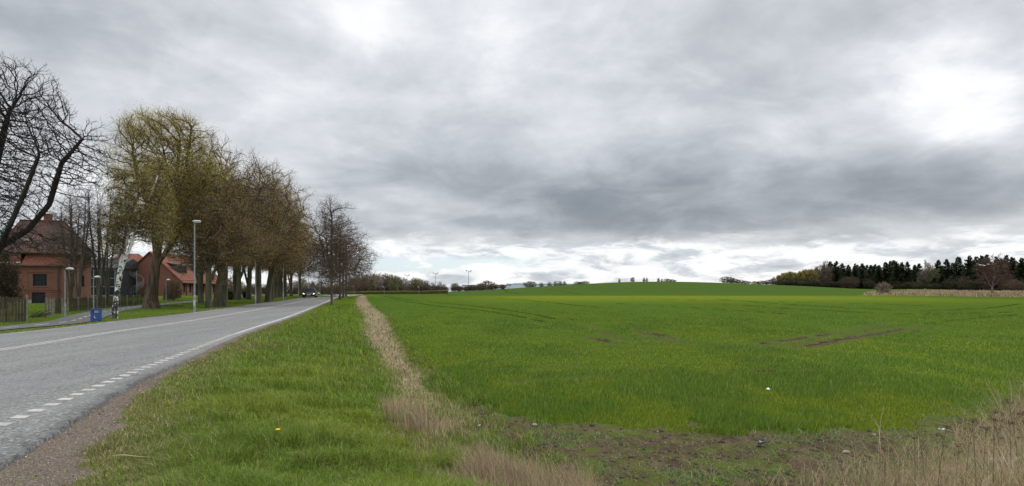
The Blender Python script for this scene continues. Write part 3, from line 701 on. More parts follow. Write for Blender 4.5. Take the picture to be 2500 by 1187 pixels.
# tall dry grass: the strip between verge and field, the bank at the lower right, the rough far strip
def drygrass(name, X, Y, hm, label, wk=.0009, lean=(.1, .6), greenp=.12):
    N = len(X); cl = fbm(X, Y, 1.3, 3, 81)
    h = hm * (.25 + 1.25 * sstep(cl, .25, .75)) * rng.uniform(.5, 1.25, N)
    g = mixc((.50, .385, .24), (.29, .21, .13), np.clip(rng.random(N) + (cl - .5), 0, 1)); br = rng.random(N) < .18; g[br] = (.17, .12, .08)
    gr = rng.random(N) < greenp; g[gr] = mixc((.14, .21, .05), (.2, .22, .09), rng.random(gr.sum())); g = g * rng.uniform(.8, 1.2, (N, 1))
    o = blades(name, X, Y, h, np.maximum(.0045, Y * wk) * rng.uniform(.7, 1.2, N), rng.uniform(*lean, N), g, M['blade'], True, azs=rng.normal(2.6, 1.1, N) if lean[1] < 1.2 else rng.normal(3.6, 1.5, N) + 5 * fbm(X, Y, .7, 2, 83))
    return tag(o, label, 'grass', kind='stuff')
X, Y = image_scatter(110000, 800, 1500, 727, 1290, -.3, 1.2); X2, Y2 = image_scatter(110000, 855, 1030, 724, 930, -.2, 1.); X = np.r_[X, X2]; Y = np.r_[Y, Y2]
Zn, S = zones(X, Y); keep = (Zn[:, 1] > rng.uniform(.15, .9, len(X))) & (Y < 130) & (X < -.9 + (10 - Y) * .6) & (S > -3.4)
keep &= ~((Y < 12) & (S < -1.2) & (rng.random(len(X)) < .1 + .55 * sstep(fbm(X, Y, 1.6, 3, 87), .42, .62)))
X, Y = X[keep], Y[keep]
drygrass('dry_grass_strip', X, Y, np.interp(Y, [5, 10, 18, 60], [.30, .40, .55, .65]), 'tall straw coloured dead grass in the ditch strip along the field')
X = rng.uniform(.2, 17, 150000); Y = rng.uniform(1.0, 17, 150000)
S = polydist(X, Y, FOOT); keep = (S < .35 + .5 * (fbm(X, Y, .8, 3, 91) - .5)) & (S > -7.5) & (rng.random(len(X)) < 1.2 - sstep(-S, 3.5, 5.5)) & (rng.random(len(X)) < sstep(X, .3, 3.4) * .95 + .03) & (rng.random(len(X)) < .35 + .9 * sstep(fbm(X, Y, 1.1, 3, 93), .35, .6)) & (X < Y * .98 + 1)
X, Y = X[keep], Y[keep]
drygrass('dry_bank_grass', X, Y, .22 + .50 * sstep(X, 1.5, 5.5), 'long dead grass covering the bank at the lower right', .0007, (.3, 1.5), .25)
ux = rng.uniform(2110, 2700, 42000); Y = rng.uniform(150, 206, 42000); X = (ux - 1250) / F * Y
Zn, S = zones(X, Y); keep = Zn[:, 1] > .35; X, Y = X[keep], Y[keep]
drygrass('rough_grass_strip', X, Y, .75, 'strip of pale dead grass on the rise in front of the conifer wood', .0011, (.1, .5), .08)
# lawn tufts and roadside fringe on the park side
X, Y = image_scatter(70000, -50, 800, 722, 840, .1)
k2 = (X < xL(Y) - .02) & (np.abs(X - xP(Y)) > 1.35) & (Y < 90); X, Y = X[k2], Y[k2]; N = len(X)
h = .035 + .07 * np.exp(-((X - xL(Y)) / .5) ** 2) + .05 * sstep(fbm(X, Y, .5, 3, 99), .5, .7)
g = mixc((.14, .21, .032), (.10, .165, .028), rng.random(N)); d_ = rng.random(N) < .06 + .35 * np.exp(-((X - xL(Y)) / .5) ** 2); g[d_] = (.32, .28, .13)
o = blades('lawn_grass', X, Y, h * rng.uniform(.6, 1.4, N), np.maximum(.01, Y * .0011), rng.uniform(.2, .9, N), g, M['blade'], False)
tag(o, 'short green lawn between the road and the cycle path', 'grass', kind='stuff')

# ------------------------------------------------------------------ trees
def noise3(P, sc, seed=3):
    return (vnoise(P[:, 0] * sc + 37, P[:, 1] * sc + P[:, 2] * sc * .7, seed) + vnoise(P[:, 2] * sc + 11, P[:, 0] * sc * .8 - P[:, 1] * sc, seed + 1)) / 2
def grow(trunks, blobs, n_att, clump=0., thr=.44, step=.3, di=3., dk=.6, up=.0, inertia=.35, jitter=.12, iters=160, maxn=16000):
    """space colonisation: limbs reach for points scattered through the crown's volume"""
    vol = np.array([b[3] * b[4] * b[5] for b in blobs]); cnt = rng.multinomial(n_att, vol / vol.sum()); A = []
    for b, c in zip(blobs, cnt):
        d = rng.normal(size=(c, 3)); d /= np.linalg.norm(d, axis=1)[:, None]; r = rng.random(c) ** (1 / 2.3) * (1 + .13 * np.abs(rng.normal(0, 1, c)) * (rng.random(c) < .45))
        A.append(np.array(b[:3]) + d * r[:, None] * np.array(b[3:6]))
    A = np.vstack(A)
    if clump: A = A[noise3(A, clump, int(rng.integers(0, 99))) + rng.normal(0, .05, len(A)) > thr]
    P = []; par = []; DR = []
    for tr in trunks:
        pts = [np.array(p, float) for p in tr[1:]]; prev = tr[0] if isinstance(tr[0], int) else -1
        if prev < 0: P.append(pts[0]); par.append(-1); DR.append(np.array([0, 0, 1.])); prev = len(P) - 1; cur = pts[0]; pts = pts[1:]
        else: cur = P[prev]
        for q in pts:
            L = np.linalg.norm(q - cur); k = max(1, int(L / step)); a = cur
            for i in range(1, k + 1):
                x = a + (q - a) * i / k; P.append(x); par.append(prev); DR.append((q - a) / L); prev = len(P) - 1
            cur = q
    P = np.array(P); par = list(par); DR = np.array(DR)
    def upd(A, best, idx, P, o):
        for s in range(o, len(P), 256):
            d = np.linalg.norm(A[:, None] - P[None, s:s + 256], axis=2); j = d.argmin(1); v = d[np.arange(len(A)), j]
            m = v < best; best[m] = v[m]; idx[m] = j[m] + s
    best = np.full(len(A), 1e9); idx = np.zeros(len(A), int); zmin = P[:, 2].min()
    upd(A, best, idx, P, 0)
    for it in range(iters):
        act = best < di
        if not act.any(): di *= 1.4; act = best < di
        if not len(A) or len(P) > maxn: break
        ia = idx[act]; v = (A[act] - P[ia]); v /= np.linalg.norm(v, axis=1)[:, None] + 1e-9
        S_ = np.zeros((len(P), 3)); np.add.at(S_, ia, v); nd = np.unique(ia)
        cc_ = np.bincount([q for q in par if q >= 0], minlength=len(P)); nd = nd[cc_[nd] < 3]
        if not len(nd): break
        d = S_[nd]; d /= np.linalg.norm(d, axis=1)[:, None] + 1e-9
        d = d + DR[nd] * inertia + [0, 0, up] + rng.normal(0, jitter, d.shape); d /= np.linalg.norm(d, axis=1)[:, None]
        new = P[nd] + d * step
        # stop two shoots from growing into the same spot
        o = len(P); P = np.vstack([P, new]); par += list(nd); DR = np.vstack([DR, d])
        upd(A, best, idx, P, o)
        m = best > dk
        if it > 4 and len(A) == m.sum() and len(np.unique(idx[act])) and it % 12 == 0: m &= ~((best < di * .6) & (rng.random(len(A)) < .25))
        A, best, idx = A[m], best[m], idx[m]
        if not len(A): break
    return P, np.array(par), DR
def twigs(P, par, DR, tips_only, n, L, segs=2, up=.3, spread=.8):
    """short side shoots on the outermost wood"""
    N = len(P); ch = np.bincount(par[par >= 0], minlength=N)
    order = np.zeros(N)                                       # wood above each node
    for i in range(N - 1, -1, -1):
        if par[i] >= 0: order[par[i]] += order[i] + 1
    src = np.nonzero(order < tips_only)[0]; src = rng.choice(src, n) if n != len(src) else src
    nP, npar, nD = [P], [par], [DR]; base = N; cur = src; pos = P[src]; d = DR[src] + rng.normal(0, spread, (len(src), 3)) + [0, 0, up]
    d /= np.linalg.norm(d, axis=1)[:, None]
    for s in range(segs):
        l = L * rng.uniform(.5, 1.2, (len(cur), 1)) / segs; pos = pos + d * l
        nP.append(pos); npar.append(cur); nD.append(d); cur = np.arange(base, base + len(pos)); base += len(pos)
        d = d + rng.normal(0, .28, d.shape) + [0, 0, up * .3]; d /= np.linalg.norm(d, axis=1)[:, None]
    return np.vstack(nP), np.concatenate(npar), np.vstack(nD)
def radii(P, par, rt, tip, flare=1.6, fl_h=.8, nroots=1):
    N = len(P); ch = np.bincount(par[par >= 0], minlength=N); nt = max(2, (ch == 0).sum() / nroots); ex = math.log(nt) / math.log(rt / tip)
    a = np.where(ch == 0, tip ** ex, 0.)
    ordn = np.argsort(-np.arange(N), kind='stable')
    # twigs appended later still have larger indices than their parents
    for i in ordn:
        p = par[i]
        if p >= 0: a[p] += a[i]
    r = a ** (1 / ex); z = P[:, 2] - P[:, 2].min()
    main = r > rt * .55
    r = np.where(main & (z < 4), r * (1 + (flare - 1) * np.exp(-z / fl_h)), r)
    return r
def wood(P, par, DR, r, sel, k):
    """tubes for the chosen child nodes; the thickest child of a joint shares its ring"""
    N = len(P); i = np.nonzero(sel & (par >= 0))[0]; p = par[i]
    best = np.full(N, -1); o = i[np.argsort(r[i])]; best[par[o]] = o; mainc = best[p] == i
    ref = np.array([.31, .93, .19]); ref2 = np.array([.95, -.2, .25])
    def basis(D):
        D = D / (np.linalg.norm(D, axis=1)[:, None] + 1e-9); u = np.cross(D, ref); l = np.linalg.norm(u, axis=1); b = l < .15; u[b] = np.cross(D[b], ref2); u /= np.linalg.norm(u, axis=1)[:, None]
        return u, np.cross(D, u)
    seg = P[i] - P[p]; pd = DR[p].copy(); pd[~mainc] = seg[~mainc]
    t = np.arange(k) * 2 * np.pi / k; c, s = np.cos(t)[None, :, None], np.sin(t)[None, :, None]
    u0, v0 = basis(pd); u1, v1 = basis(DR[i]); r0 = np.where(mainc, r[p], np.minimum(r[i] * 1.25, r[p]))
    ring0 = P[p][:, None] + (u0[:, None] * c + v0[:, None] * s) * r0[:, None, None]; ring1 = P[i][:, None] + (u1[:, None] * c + v1[:, None] * s) * r[i][:, None, None]
    V = np.concatenate([ring0, ring1], 1).reshape(-1, 3); b = np.arange(len(i))[:, None] * 2 * k; j = np.arange(k); jn = (j + 1) % k
    Q = np.stack([b + j, b + jn, b + k + jn, b + k + j], -1).reshape(-1, 4)
    return V, Q
def leaves(C, size, cols, n, spread=.18, droop=0.):
    """many small leaf clusters, each a bent pair of faces"""
    q = rng.choice(len(C), n); B = C[q] + rng.normal(0, spread, (n, 3)); a = rng.normal(size=(n, 3)); a[:, 2] -= droop; a /= np.linalg.norm(a, axis=1)[:, None]
    b = np.cross(a, rng.normal(size=(n, 3))); b /= np.linalg.norm(b, axis=1)[:, None]; s = size * rng.uniform(.5, 1.4, (n, 1))
    V = np.stack([B, B + a * s + b * s * .42, B + a * s * 1.7, B + a * s - b * s * .42], 1).reshape(-1, 3)
    t = rng.random(n); col = mixc(cols[0], cols[1], t) * rng.uniform(.85, 1.15, (n, 1))
    return V, np.arange(4 * n).reshape(-1, 4), np.repeat(col, 4, 0)
def tree(name, trunks, blobs, n_att, rt, tip, bark, twigm, tw=(0, 0), leaf=None, cut=.05, loc=(0, 0, 0), label=None, cat='tree', group=None, rootscale=(1.6, .8), nroots=1, **kw):
    P, par, DR = grow(trunks, blobs, n_att, **kw)
    if tw[0]: P, par, DR = twigs(P, par, DR, 14, tw[0], tw[1])
    if len(tw) > 2: P, par, DR = twigs(P, par, DR, 2, tw[2], tw[3], 1, .1, .7)
    r = radii(P, par, rt, tip, *rootscale, nroots=nroots)
    root = empty(name, loc, 0, label, cat, group)
    thick = r > cut; V, Q = wood(P, par, DR, r, thick, 9)
    mesh('trunk', V, Q, bark, root, True)
    V, Q = wood(P, par, DR, r, (~thick) & (r > cut * .35), 5); V2, Q2 = wood(P, par, DR, r, (~thick) & (r <= cut * .35), 3)
    mesh('crown', np.vstack([V, V2]), np.vstack([Q, Q2 + len(V)]), twigm, root, True)
    if leaf:
        ch = np.bincount(par[par >= 0], minlength=len(P)); C = P[(r < tip * 2.4)]
        if 'zmin' in leaf: C = C[C[:, 2] > leaf['zmin']]
        V, Q, col = leaves(C, leaf['size'], leaf['cols'], leaf['n'], leaf.get('spread', .18))
        lo = mesh('leaves', V, Q, M['leaf'], root); attr(lo, 'tint', col)
    return root
def W(u, v, D, o): p = P3(u, v, D); return (p.x - o.x, p.y - o.y, p.z - o.z)
def B(u, v, su, sv, D, o, dd=0., dr=None):
    p = W(u, v, D + dd, o); k = (D + dd) / F; return (*p, su * k, (dr if dr else su * k), sv * k)

# big bare tree whose trunk stands just outside the left edge
rng = np.random.default_rng(23); D = 35.; o = at(-50, D); base_v = (0, 0, 0)
tk = [[None, (0, 0, -.15), (.1, 0, 1.8), (.5, .2, 3.4), (.9, .1, 5.5)], [6, W(-10, 610, D, o), W(70, 560, D + .3, o), W(120, 500, D + .3, o), W(150, 400, D, o), W(205, 335, D, o)],
      [9, W(20, 560, D - 1, o), W(60, 470, D - 1, o), W(95, 380, D - 1, o)], [9, W(-30, 520, D + 1, o), W(-10, 400, D + 1, o), W(20, 280, D + 1, o)]]
tree('bare_tree', tk, [B(-30, 330, 120, 170, D, o), B(90, 320, 90, 95, D, o), B(60, 240, 75, 80, D, o), B(180, 400, 72, 80, D, o, 0, 2), B(225, 340, 32, 50, D, o, 0, 1.), B(232, 420, 30, 50, D, o, 0, 1.), B(120, 250, 45, 40, D, o, 0, 1.), B(170, 440, 70, 28, D, o, 0, 1.5), B(20, 470, 90, 80, D, o), B(-90, 430, 130, 150, D, o), B(20, 170, 40, 30, D, o, 0, 1), B(30, 590, 90, 40, D, o, 0, 2.5)],
     8500, .33, .0065, M['barkdark'], M['barkdark'], (8500, .55, 7000, .22), cut=.035, loc=o, label='large bare spreading tree leaning in at the far left edge of the photo', step=.2, di=2.0, dk=.29, inertia=.5, jitter=.2, up=.02, maxn=30000)

# leafy poplar with a broad flared trunk
rng = np.random.default_rng(21); D = 54.; o = at(370, D)
tk = [[None, (0, 0, -.3), W(368, 735, D, o), W(374, 690, D, o), W(383, 630, D, o), W(393, 575, D, o), W(402, 520, D, o), W(408, 440, D, o), W(400, 370, D, o)],
      [12, W(430, 560, D, o), W(455, 480, D, o), W(470, 400, D, o)], [16, W(370, 520, D, o), W(340, 450, D, o), W(325, 380, D, o)], [24, W(430, 440, D, o), W(440, 340, D, o)], [20, W(440, 470, D, o), W(458, 390, D, o), W(467, 314, D, o)], [14, W(460, 540, D, o), W(495, 470, D, o), W(512, 400, D, o)]]
tree('poplar_tree', tk, [B(400, 335, 82, 52, D, o), B(325, 400, 58, 75, D, o), B(322, 330, 26, 36, D, o, 0, 2), B(455, 325, 42, 45, D, o), B(485, 360, 38, 45, D, o), B(430, 430, 90, 100, D, o), B(498, 420, 48, 62, D, o), B(420, 540, 60, 50, D, o), B(350, 480, 60, 70, D, o), B(520, 480, 20, 40, D, o, 0, 1.5), B(300, 420, 25, 50, D, o, 0, 2), B(460, 560, 40, 35, D, o)],
     5600, .40, .009, M['barkbrown'], M['twigbrown'], (7500, .85, 5000, .35), dict(size=.046, cols=((.54, .45, .10), (.36, .30, .07)), n=120000, spread=.28), cut=.06, loc=o,
     label='tall poplar with yellow green young leaves and a broad flared trunk', rootscale=(2.4, 1.1), step=.26, di=2.6, dk=.42, inertia=.6, jitter=.1, up=.3, clump=.6, thr=.37)

# leaning birch beside the bin
rng = np.random.default_rng(22); D = hit(278, 777)[1]; o = at(278, D)
tk = [[None, (0, 0, -.1), W(283, 735, D, o), W(289, 690, D, o), W(296, 640, D, o), W(305, 600, D, o), W(313, 570, D, o), W(335, 535, D, o), W(358, 505, D, o), W(378, 450, D, o), W(395, 400, D, o)],
      [9, W(303, 640, D - .3, o), W(316, 610, D - .3, o), W(326, 580, D - .3, o), W(338, 540, D - .4, o)], [16, W(308, 560, D, o), W(300, 500, D, o), W(305, 430, D, o)], [20, W(330, 500, D - .3, o), W(350, 440, D - .3, o)]]
tree('birch_tree', tk, [B(330, 520, 58, 60, D, o), B(300, 560, 36, 45, D, o), B(370, 560, 45, 40, D, o), B(300, 470, 35, 60, D, o), B(345, 440, 45, 50, D, o), B(385, 500, 35, 60, D, o), B(290, 600, 22, 30, D, o, 0, 1)],
     2700, .155, .0055, M['birch'], M['twig'], (5500, .5, 3500, .2), dict(size=.040, cols=((.47, .38, .10), (.29, .235, .07)), n=26000, spread=.16), cut=.042, loc=o,
     label='leaning birch with flaking white bark beside the blue litter bin', rootscale=(1.6, .45), step=.18, di=1.8, dk=.3, inertia=.5, jitter=.12, up=.1, clump=.8)

# avenue trees: four grown forms
def avenue(kind, lean=0., leaf=True, bare_top=False, forks=1):
    H_ = 16.0; o = Vector((0, 0, 0)); ang = rng.uniform(0, 6)
    tk = [[None, (0, 0, -.3), (lean * .4, 0, 1.6), (lean, 0, 3.2), (lean * 1.5, .1, 6.5), (lean * 1.8, 0, 10.5), (lean * 1.8, 0, 13)]]
    if forks: 
        c, s = math.cos(ang), math.sin(ang); tk.append([9 if forks == 1 else 5, (lean + .9 * c, .9 * s, 4.8), (lean + 1.7 * c, 1.7 * s, 7.5), (lean + 2.3 * c, 2.3 * s, 10.)])
        tk.append([12, (lean - 1. * c, -.9 * s, 6.2), (lean - 2. * c, -1.8 * s, 9)])
    for q in range(3):
        a_ = ang + 1.1 + 2.1 * q; c, s = math.cos(a_), math.sin(a_); tk.append([14 + 5 * q, (lean + 1.3 * c, 1.3 * s, 7.0 + 1.3 * q), (lean + 2.9 * c, 2.9 * s, 9.2 + 1.5 * q), (lean + 3.7 * c, 3.7 * s, 11 + 1.2 * q)])
    bl = [(lean, 0, 8.8, 5.2, 5.2, 4.9), (lean, 0, 12.4, 3.7, 3.7, 3.4), (lean + 2.4, 0, 7.2, 3.3, 3.6, 2.8), (lean - 2.3, .5, 6.4, 3.4, 3.2, 2.4)]
    return tree('avenue_tree', tk, bl, 2600, .32, .0095, M['barkgreen'], M['twig'], (3300, .9, 3500, .4),
                dict(size=.046, cols=((.56, .375, .12), (.37, .26, .09)), n=33000 if leaf == 1 else 16000, spread=.22), cut=.065, cat='tree', rootscale=(1.55, .5), step=.3, di=2.6, dk=.52, inertia=.85, jitter=.09, up=.2, clump=.38, thr=.48)
AV = [avenue(0, .0), avenue(1, .5), avenue(2, -.2, .5, forks=2), avenue(3, .15, forks=2)]
used = set()
def place(protos, k, u, v=None, D=None, s=1., rz=None, label=None, group=None, cat=None, sz=None):
    if v is not None: x, y = hit(u, v)
    else: y = D; x = (u - 1250) / F * D
    p = protos[k]
    if id(p) in used: p = copy_tree(p)
    else: used.add(id(p))
    p.location = (x, y, H(x, y)); p.rotation_euler = (0, 0, rng.uniform(0, 6.28) if rz is None else rz); q = s * rng.uniform(.96, 1.04); p.scale = (q, q, q if sz is None else sz)
    if label: p['label'] = label
    if group: p['group'] = group
    if cat: p['category'] = cat
    return p
G = 'trees of the roadside avenue on the left'
for i, (u, v, k, s, lb) in enumerate([
    (490, 741, 2, .92, 'slender avenue tree just right of the tall street lamp, its stem before the brick house'),
    (509, 752, 0, .80, 'thinner stem of the close pair right of the tall street lamp'),
    (527, 750, 1, .98, 'right hand stem of the close pair of avenue trees before the brick house'),
    (547, 748, 2, 1.06, 'stout avenue tree with thick pale trunk at the right end of the brick house'),
    (574, 732, 3, 1.0, 'avenue tree behind the stout trunk next to the round clipped bush'),
    (583, 733, 0, 1.04, 'dark trunked avenue tree just right of the clipped bush'),
    (607, 731, 3, 1.06, 'narrow avenue tree standing further back on the lawn left of the second street lamp'),
    (631, 740.5, 3, 1.06, 'avenue tree with a low fork right beside the second street lamp'),
    (653, 738, 1, 1.04, 'left one of two touching dark trunks right of the forked tree'),
    (663, 735, 0, 1.0, 'right one of two touching dark trunks right of the forked tree'),
    (672, 728, 2, 1.0, 'thin avenue tree between the twin trunks and the third street lamp'),
    (681, 726, 3, 1.0, 'left one of the pair just left of the third street lamp'),
    (687, 725.5, 1, .98, 'right one of the pair just left of the third street lamp'),
    (696, 724.5, 0, .98, 'avenue tree directly right of the third street lamp'),
    (711, 723.5, 2, .90, 'thin dark avenue tree in front of the white football goal'),
    (734, 722.5, 1, .95, 'last avenue tree, left of the approaching dark car')]):
    place(AV, k, u, v, s=s, label=lb, group=G)

# bare trees on the field side of the road
def bare(name, hh, wid, tr, label, group, n=1500, rt=.16, lean=0., ce=.58, low=2.6, tip=.0072):
    tk = [[None, (0, 0, -.2), (lean * .5, 0, hh * .3), (lean, 0, hh * .6), (lean, 0, hh * .85)]]
    k = int(low / .28)
    for a in rng.uniform(0, 6.28, 3): tk.append([k + rng.integers(0, 4), (math.cos(a) * wid * .35, math.sin(a) * wid * .35, low + hh * .2), (math.cos(a) * wid * .6, math.sin(a) * wid * .6, low + hh * .42)])
    bl = [(lean, 0, hh * ce, wid, wid, hh * (1 - ce) * .93), (lean, 0, hh * .8, wid * .55, wid * .55, hh * .2), (lean, 0, hh * .42, wid * .85, wid * .85, hh * .16)]
    return tree(name, tk, bl, n, rt, tip, M['bark'], M['twigbrown'], (3000, 1.0, 3500, .4), cut=.045, cat='tree', rootscale=(1.35, .4), step=.28, di=2.4, dk=.42, inertia=.8, jitter=.09, up=.12)
RB = [bare('roadside_tree', 11.9, 2.3, 0, '', '', rt=.18, n=1600), bare('roadside_tree', 13, 5.2, 0, '', '', rt=.25, n=2000, ce=.52), bare('roadside_tree', 11.8, 5.6, 0, '', '', rt=.22, ce=.46, n=1900)]
G = 'bare trees on the field side of the road'
x, y = hit(810, 744); place(RB, 0, 810, 744, s=1, label='nearest bare tree standing on the grass verge at the road edge', group=G)
place(RB, 1, 830, 731.5, s=1.0, label='broad bare tree right behind the nearest verge tree', group=G)
place(RB, 2, 838, 727.5, s=1.03, label='bare tree with branches reaching out over the field', group=G)
place(RB, 1, 845, 724.5, s=.98, label='farthest bare tree of the verge row, closest to the field', group=G)

# bare slender trees between and before the brick houses
def clump(hh, wid, stems):
    tk = []
    for i in range(stems):
        a = 6.28 * i / stems + rng.random(); q = wid * .32
        tk.append([None, (math.cos(a) * .05, math.sin(a) * .05, -.2), (math.cos(a) * q * .4, math.sin(a) * q * .4, hh * .3), (math.cos(a) * q, math.sin(a) * q, hh * .65), (math.cos(a) * q * 1.2, math.sin(a) * q * 1.2, hh * .9)])
    bl = [(0, 0, hh * .62, wid, wid, hh * .36), (0, 0, hh * .85, wid * .7, wid * .7, hh * .14)]
    return tree('bare_tree', tk, bl, 1100, .095, .0065, M['bark'], M['twig'], (1700, .9), cut=.04, cat='tree', rootscale=(1.2, .4), nroots=stems, step=.32, di=2.2, dk=.5, inertia=.9, jitter=.08, up=.35)
CL = [clump(11.5, 2.3, 3), clump(12.2, 2.6, 4)]
G = 'bare multi stemmed trees by the left brick house'
for u, D, k, s, lb in [(172, 64, 0, .98, 'bare tree in front of the right corner of the left brick house'), (190, 61, 1, 1.0, 'bare many stemmed tree between the two path lamps'),
                    (243, 63, 1, 1.02, 'bare tree behind the fence just right of the smaller path lamp'), (262, 68, 0, .95, 'bare tree behind the fence left of the birch'), (140, 74, 1, .92, 'bare tree rising behind the left brick house roof corner')]:
    place(CL, k, u, D=D, s=s, label=lb, group=G)
# dark bush and small trees near houses
def bush(name, hgt, wid, n, nl, cols, size=.05, bark=None, tipr=.008, up=.15):
    tk = [[None, (0, 0, -.1), (math.cos(a) * wid * .3, math.sin(a) * wid * .3, hgt * .45)] for a in np.arange(5) * 1.26]
    return tree(name, tk, [(0, 0, hgt * .52, wid, wid, hgt * .48)], n, .05, tipr, bark or M['twigbrown'], M['twigbrown'], (n * 2, hgt * .15), dict(size=size, cols=cols, n=nl, spread=size * 2.2) if nl else None, cut=.02, cat='bush', rootscale=(1, 1), nroots=5, step=hgt / 16, di=1.5 * hgt / 3, dk=hgt / 14, inertia=.4, up=up)
b1 = bush('bush', 4.2, 1.5, 500, 14000, ((.030, .033, .012), (.05, .04, .018)), .07); b1.location = at(-22, 42); tag(b1, 'dark evergreen bush at the left edge in front of the brick house', 'bush')
b2 = bush('small_tree', 2.6, 1.1, 350, 2500, ((.10, .10, .03), (.08, .06, .025)), .05); b2.location = at(424, 80); tag(b2, 'small crooked tree in front of the brick gable right of the poplar', 'tree')
b3 = bush('bush', 1.2, .9, 300, 5000, ((.05, .07, .02), (.035, .05, .015)), .06); b3.location = at(365, 98); tag(b3, 'low bush at the foot of the spiral stair', 'bush')
def clipped(u, D, r, hgt, lb):
    n = 9000; d = rng.normal(size=(n, 3)); d /= np.linalg.norm(d, axis=1)[:, None]; C = d * [r, r, hgt / 2] * rng.uniform(.8, 1.02, (n, 1)); C = np.sign(C) * np.abs(C); C[:, 2] = np.clip(C[:, 2], -hgt * .5, hgt * .38) + hgt * .5
    V, Q, c = leaves(C, .05, ((.035, .05, .014), (.02, .034, .010)), n, .02); o_ = mesh('clipped_bush', V, Q, M['leaf'], loc=at(u, D)); attr(o_, 'tint', c); tag(o_, lb, 'bush')
clipped(563, 86, .85, 1.25, 'round clipped evergreen bush on the lawn between the avenue trunks'); clipped(600, 95, .45, 1.1, 'small square clipped evergreen further right among the avenue trunks')

# ------------------------------------------------------------------ buildings
def panel(mb, O, ux, L, Hh, holes, inward, th=.22):
    """brick face with real window openings; holes are (x0, x1, z0, z1)"""
    O = Vector(O); ux = Vector(ux); inward = Vector(inward); up = Vector((0, 0, 1))
    xs = sorted({0, L, *[h[0] for h in holes], *[h[1] for h in holes]}); zs = sorted({0, Hh, *[h[2] for h in holes], *[h[3] for h in holes]})
    for a, b in zip(xs[:-1], xs[1:]):
        for c, d in zip(zs[:-1], zs[1:]):
            if any(h[0] <= a and b <= h[1] and h[2] <= c and d <= h[3] for h in holes): continue
            mb.poly([O + ux*a + up*c, O + ux*b + up*c, O + ux*b + up*d, O + ux*a + up*d], [[0, 1, 2, 3]])
    for a, b, c, d in holes:
        P = [O + ux*x + up*z for x, z in ((a, c), (b, c), (b, d), (a, d))]; Q = [p + inward*th for p in P]
        mb.poly(P + Q, [[0, 1, 5, 4], [1, 2, 6, 5], [2, 3, 7, 6], [3, 0, 4, 7]])
def window(root, O, ux, inward, h, nx=3, nz=2, name='window', panemat=None, fm=None):
    O = Vector(O); ux = Vector(ux); inward = Vector(inward); a, b, c, d = h; up = Vector((0, 0, 1)); M_ = Matrix((ux, inward, up)).transposed().to_4x4(); M_.translation = O + inward*.10
    m = MB(); f = .06
    m.box((a, 0, c), (a+f, .07, d), M_).box((b-f, 0, c), (b, .07, d), M_).box((a+f, 0, c), (b-f, .07, c+f), M_).box((a+f, 0, d-f), (b-f, .07, d), M_)
    for i in range(1, nx): x = a + (b-a)*i/nx; m.box((x-.018, .005, c+f), (x+.018, .06, d-f), M_)
    for i in range(1, nz): z = c + (d-c)*i/nz; m.box((a+f, .012, z-.018), (b-f, .055, z+.018), M_)
    w_ = m.build(name, fm or M['frame'], root)
    MB().box((a+.01, .03, c+.01), (b-.01, .04, d-.01), M_).build('pane', panemat or M['darkglass'], w_)
    return w_
def sill(root, O, ux, inward, h, z, mt):
    O = Vector(O); M_ = Matrix((Vector(ux), Vector(inward), Vector((0, 0, 1)))).transposed().to_4x4(); M_.translation = O
    return MB().box((h[0]-.08, -.07, z-.09), (h[1]+.08, .02, z-.003), M_).build('sill', mt, root)

# left house: hipped tile roof over a steep tiled skirt
D = 69.; Bc = Vector(((152 - 1250) / F * 70, 70, 0)); a15 = R(15); wH = 6.5
A0 = Bc - Vector((math.cos(a15), math.sin(a15), 0)) * wH; A0.z = H(A0.x, A0.y) + .0
h1 = empty('brick_house', A0, a15, 'red brick house with old hipped tile roof behind the fence at the left', 'house')
X_, Y_, IY, IX = (1, 0, 0), (0, 1, 0), (0, 1, 0), (-1, 0, 0)
zb = -.3; eh = 4.45
fh = [(.75, 2.10, 2.02 - zb, 3.45 - zb), (3.55, 4.95, 2.02 - zb, 3.45 - zb), (.70, 2.0, .45 - zb, 1.25 - zb), (3.45, 4.80, .02 - zb, 1.27 - zb)]
m = MB(); panel(m, (0, 0, zb), X_, wH, eh - zb, fh, IY)
sh = [(2.2, 3.4, 4.75 - zb, 5.65 - zb), (5.0, 6.0, 4.75 - zb, 5.65 - zb), (2.2, 3.2, 2.0 - zb, 3.4 - zb), (5.2, 6.0, 2.0 - zb, 3.4 - zb)]
panel(m, (wH, 0, zb), Y_, 8., 6.0 - zb, sh, IX)
m.poly([(0, 0, zb), (0, 8, zb), (0, 8, 6), (0, 0, 6)], [[0, 1, 2, 3]]); m.poly([(0, 8, zb), (wH, 8, zb), (wH, 8, 6), (0, 8, 6)], [[0, 1, 2, 3]])
m.box((.0, -.06, 3.62), (wH, -.002, 3.75)); m.box((0, -.10, eh - .12), (wH + .05, -.002, eh)); m.box((0, -.05, 1.55), (wH, -.002, 1.63)); m.box((0, -.04, 1.32), (wH, -.002, 1.38))
for x in (0., 2.55, 5.55): m.box((x, -.05, 1.63), (x + .5, -.003, 3.62))
m.build('wall', M['brick'], h1)
MB().box((1.0, -.08, zb), (3.44, -.001, .42)).build('plinth', M['concrete'], h1)
for h in fh[:2]: window(h1, (0, 0, zb), X_, IY, h, 4, 3); sill(h1, (0, 0, zb), X_, IY, h, h[2], M['brick2'])
window(h1, (0, 0, zb), X_, IY, fh[2], 3, 1, 'basement_window'); window(h1, (0, 0, zb), X_, IY, fh[3], 2, 1, 'door')
for h in sh: window(h1, (wH, 0, zb), Y_, IX, h, 3, 3)
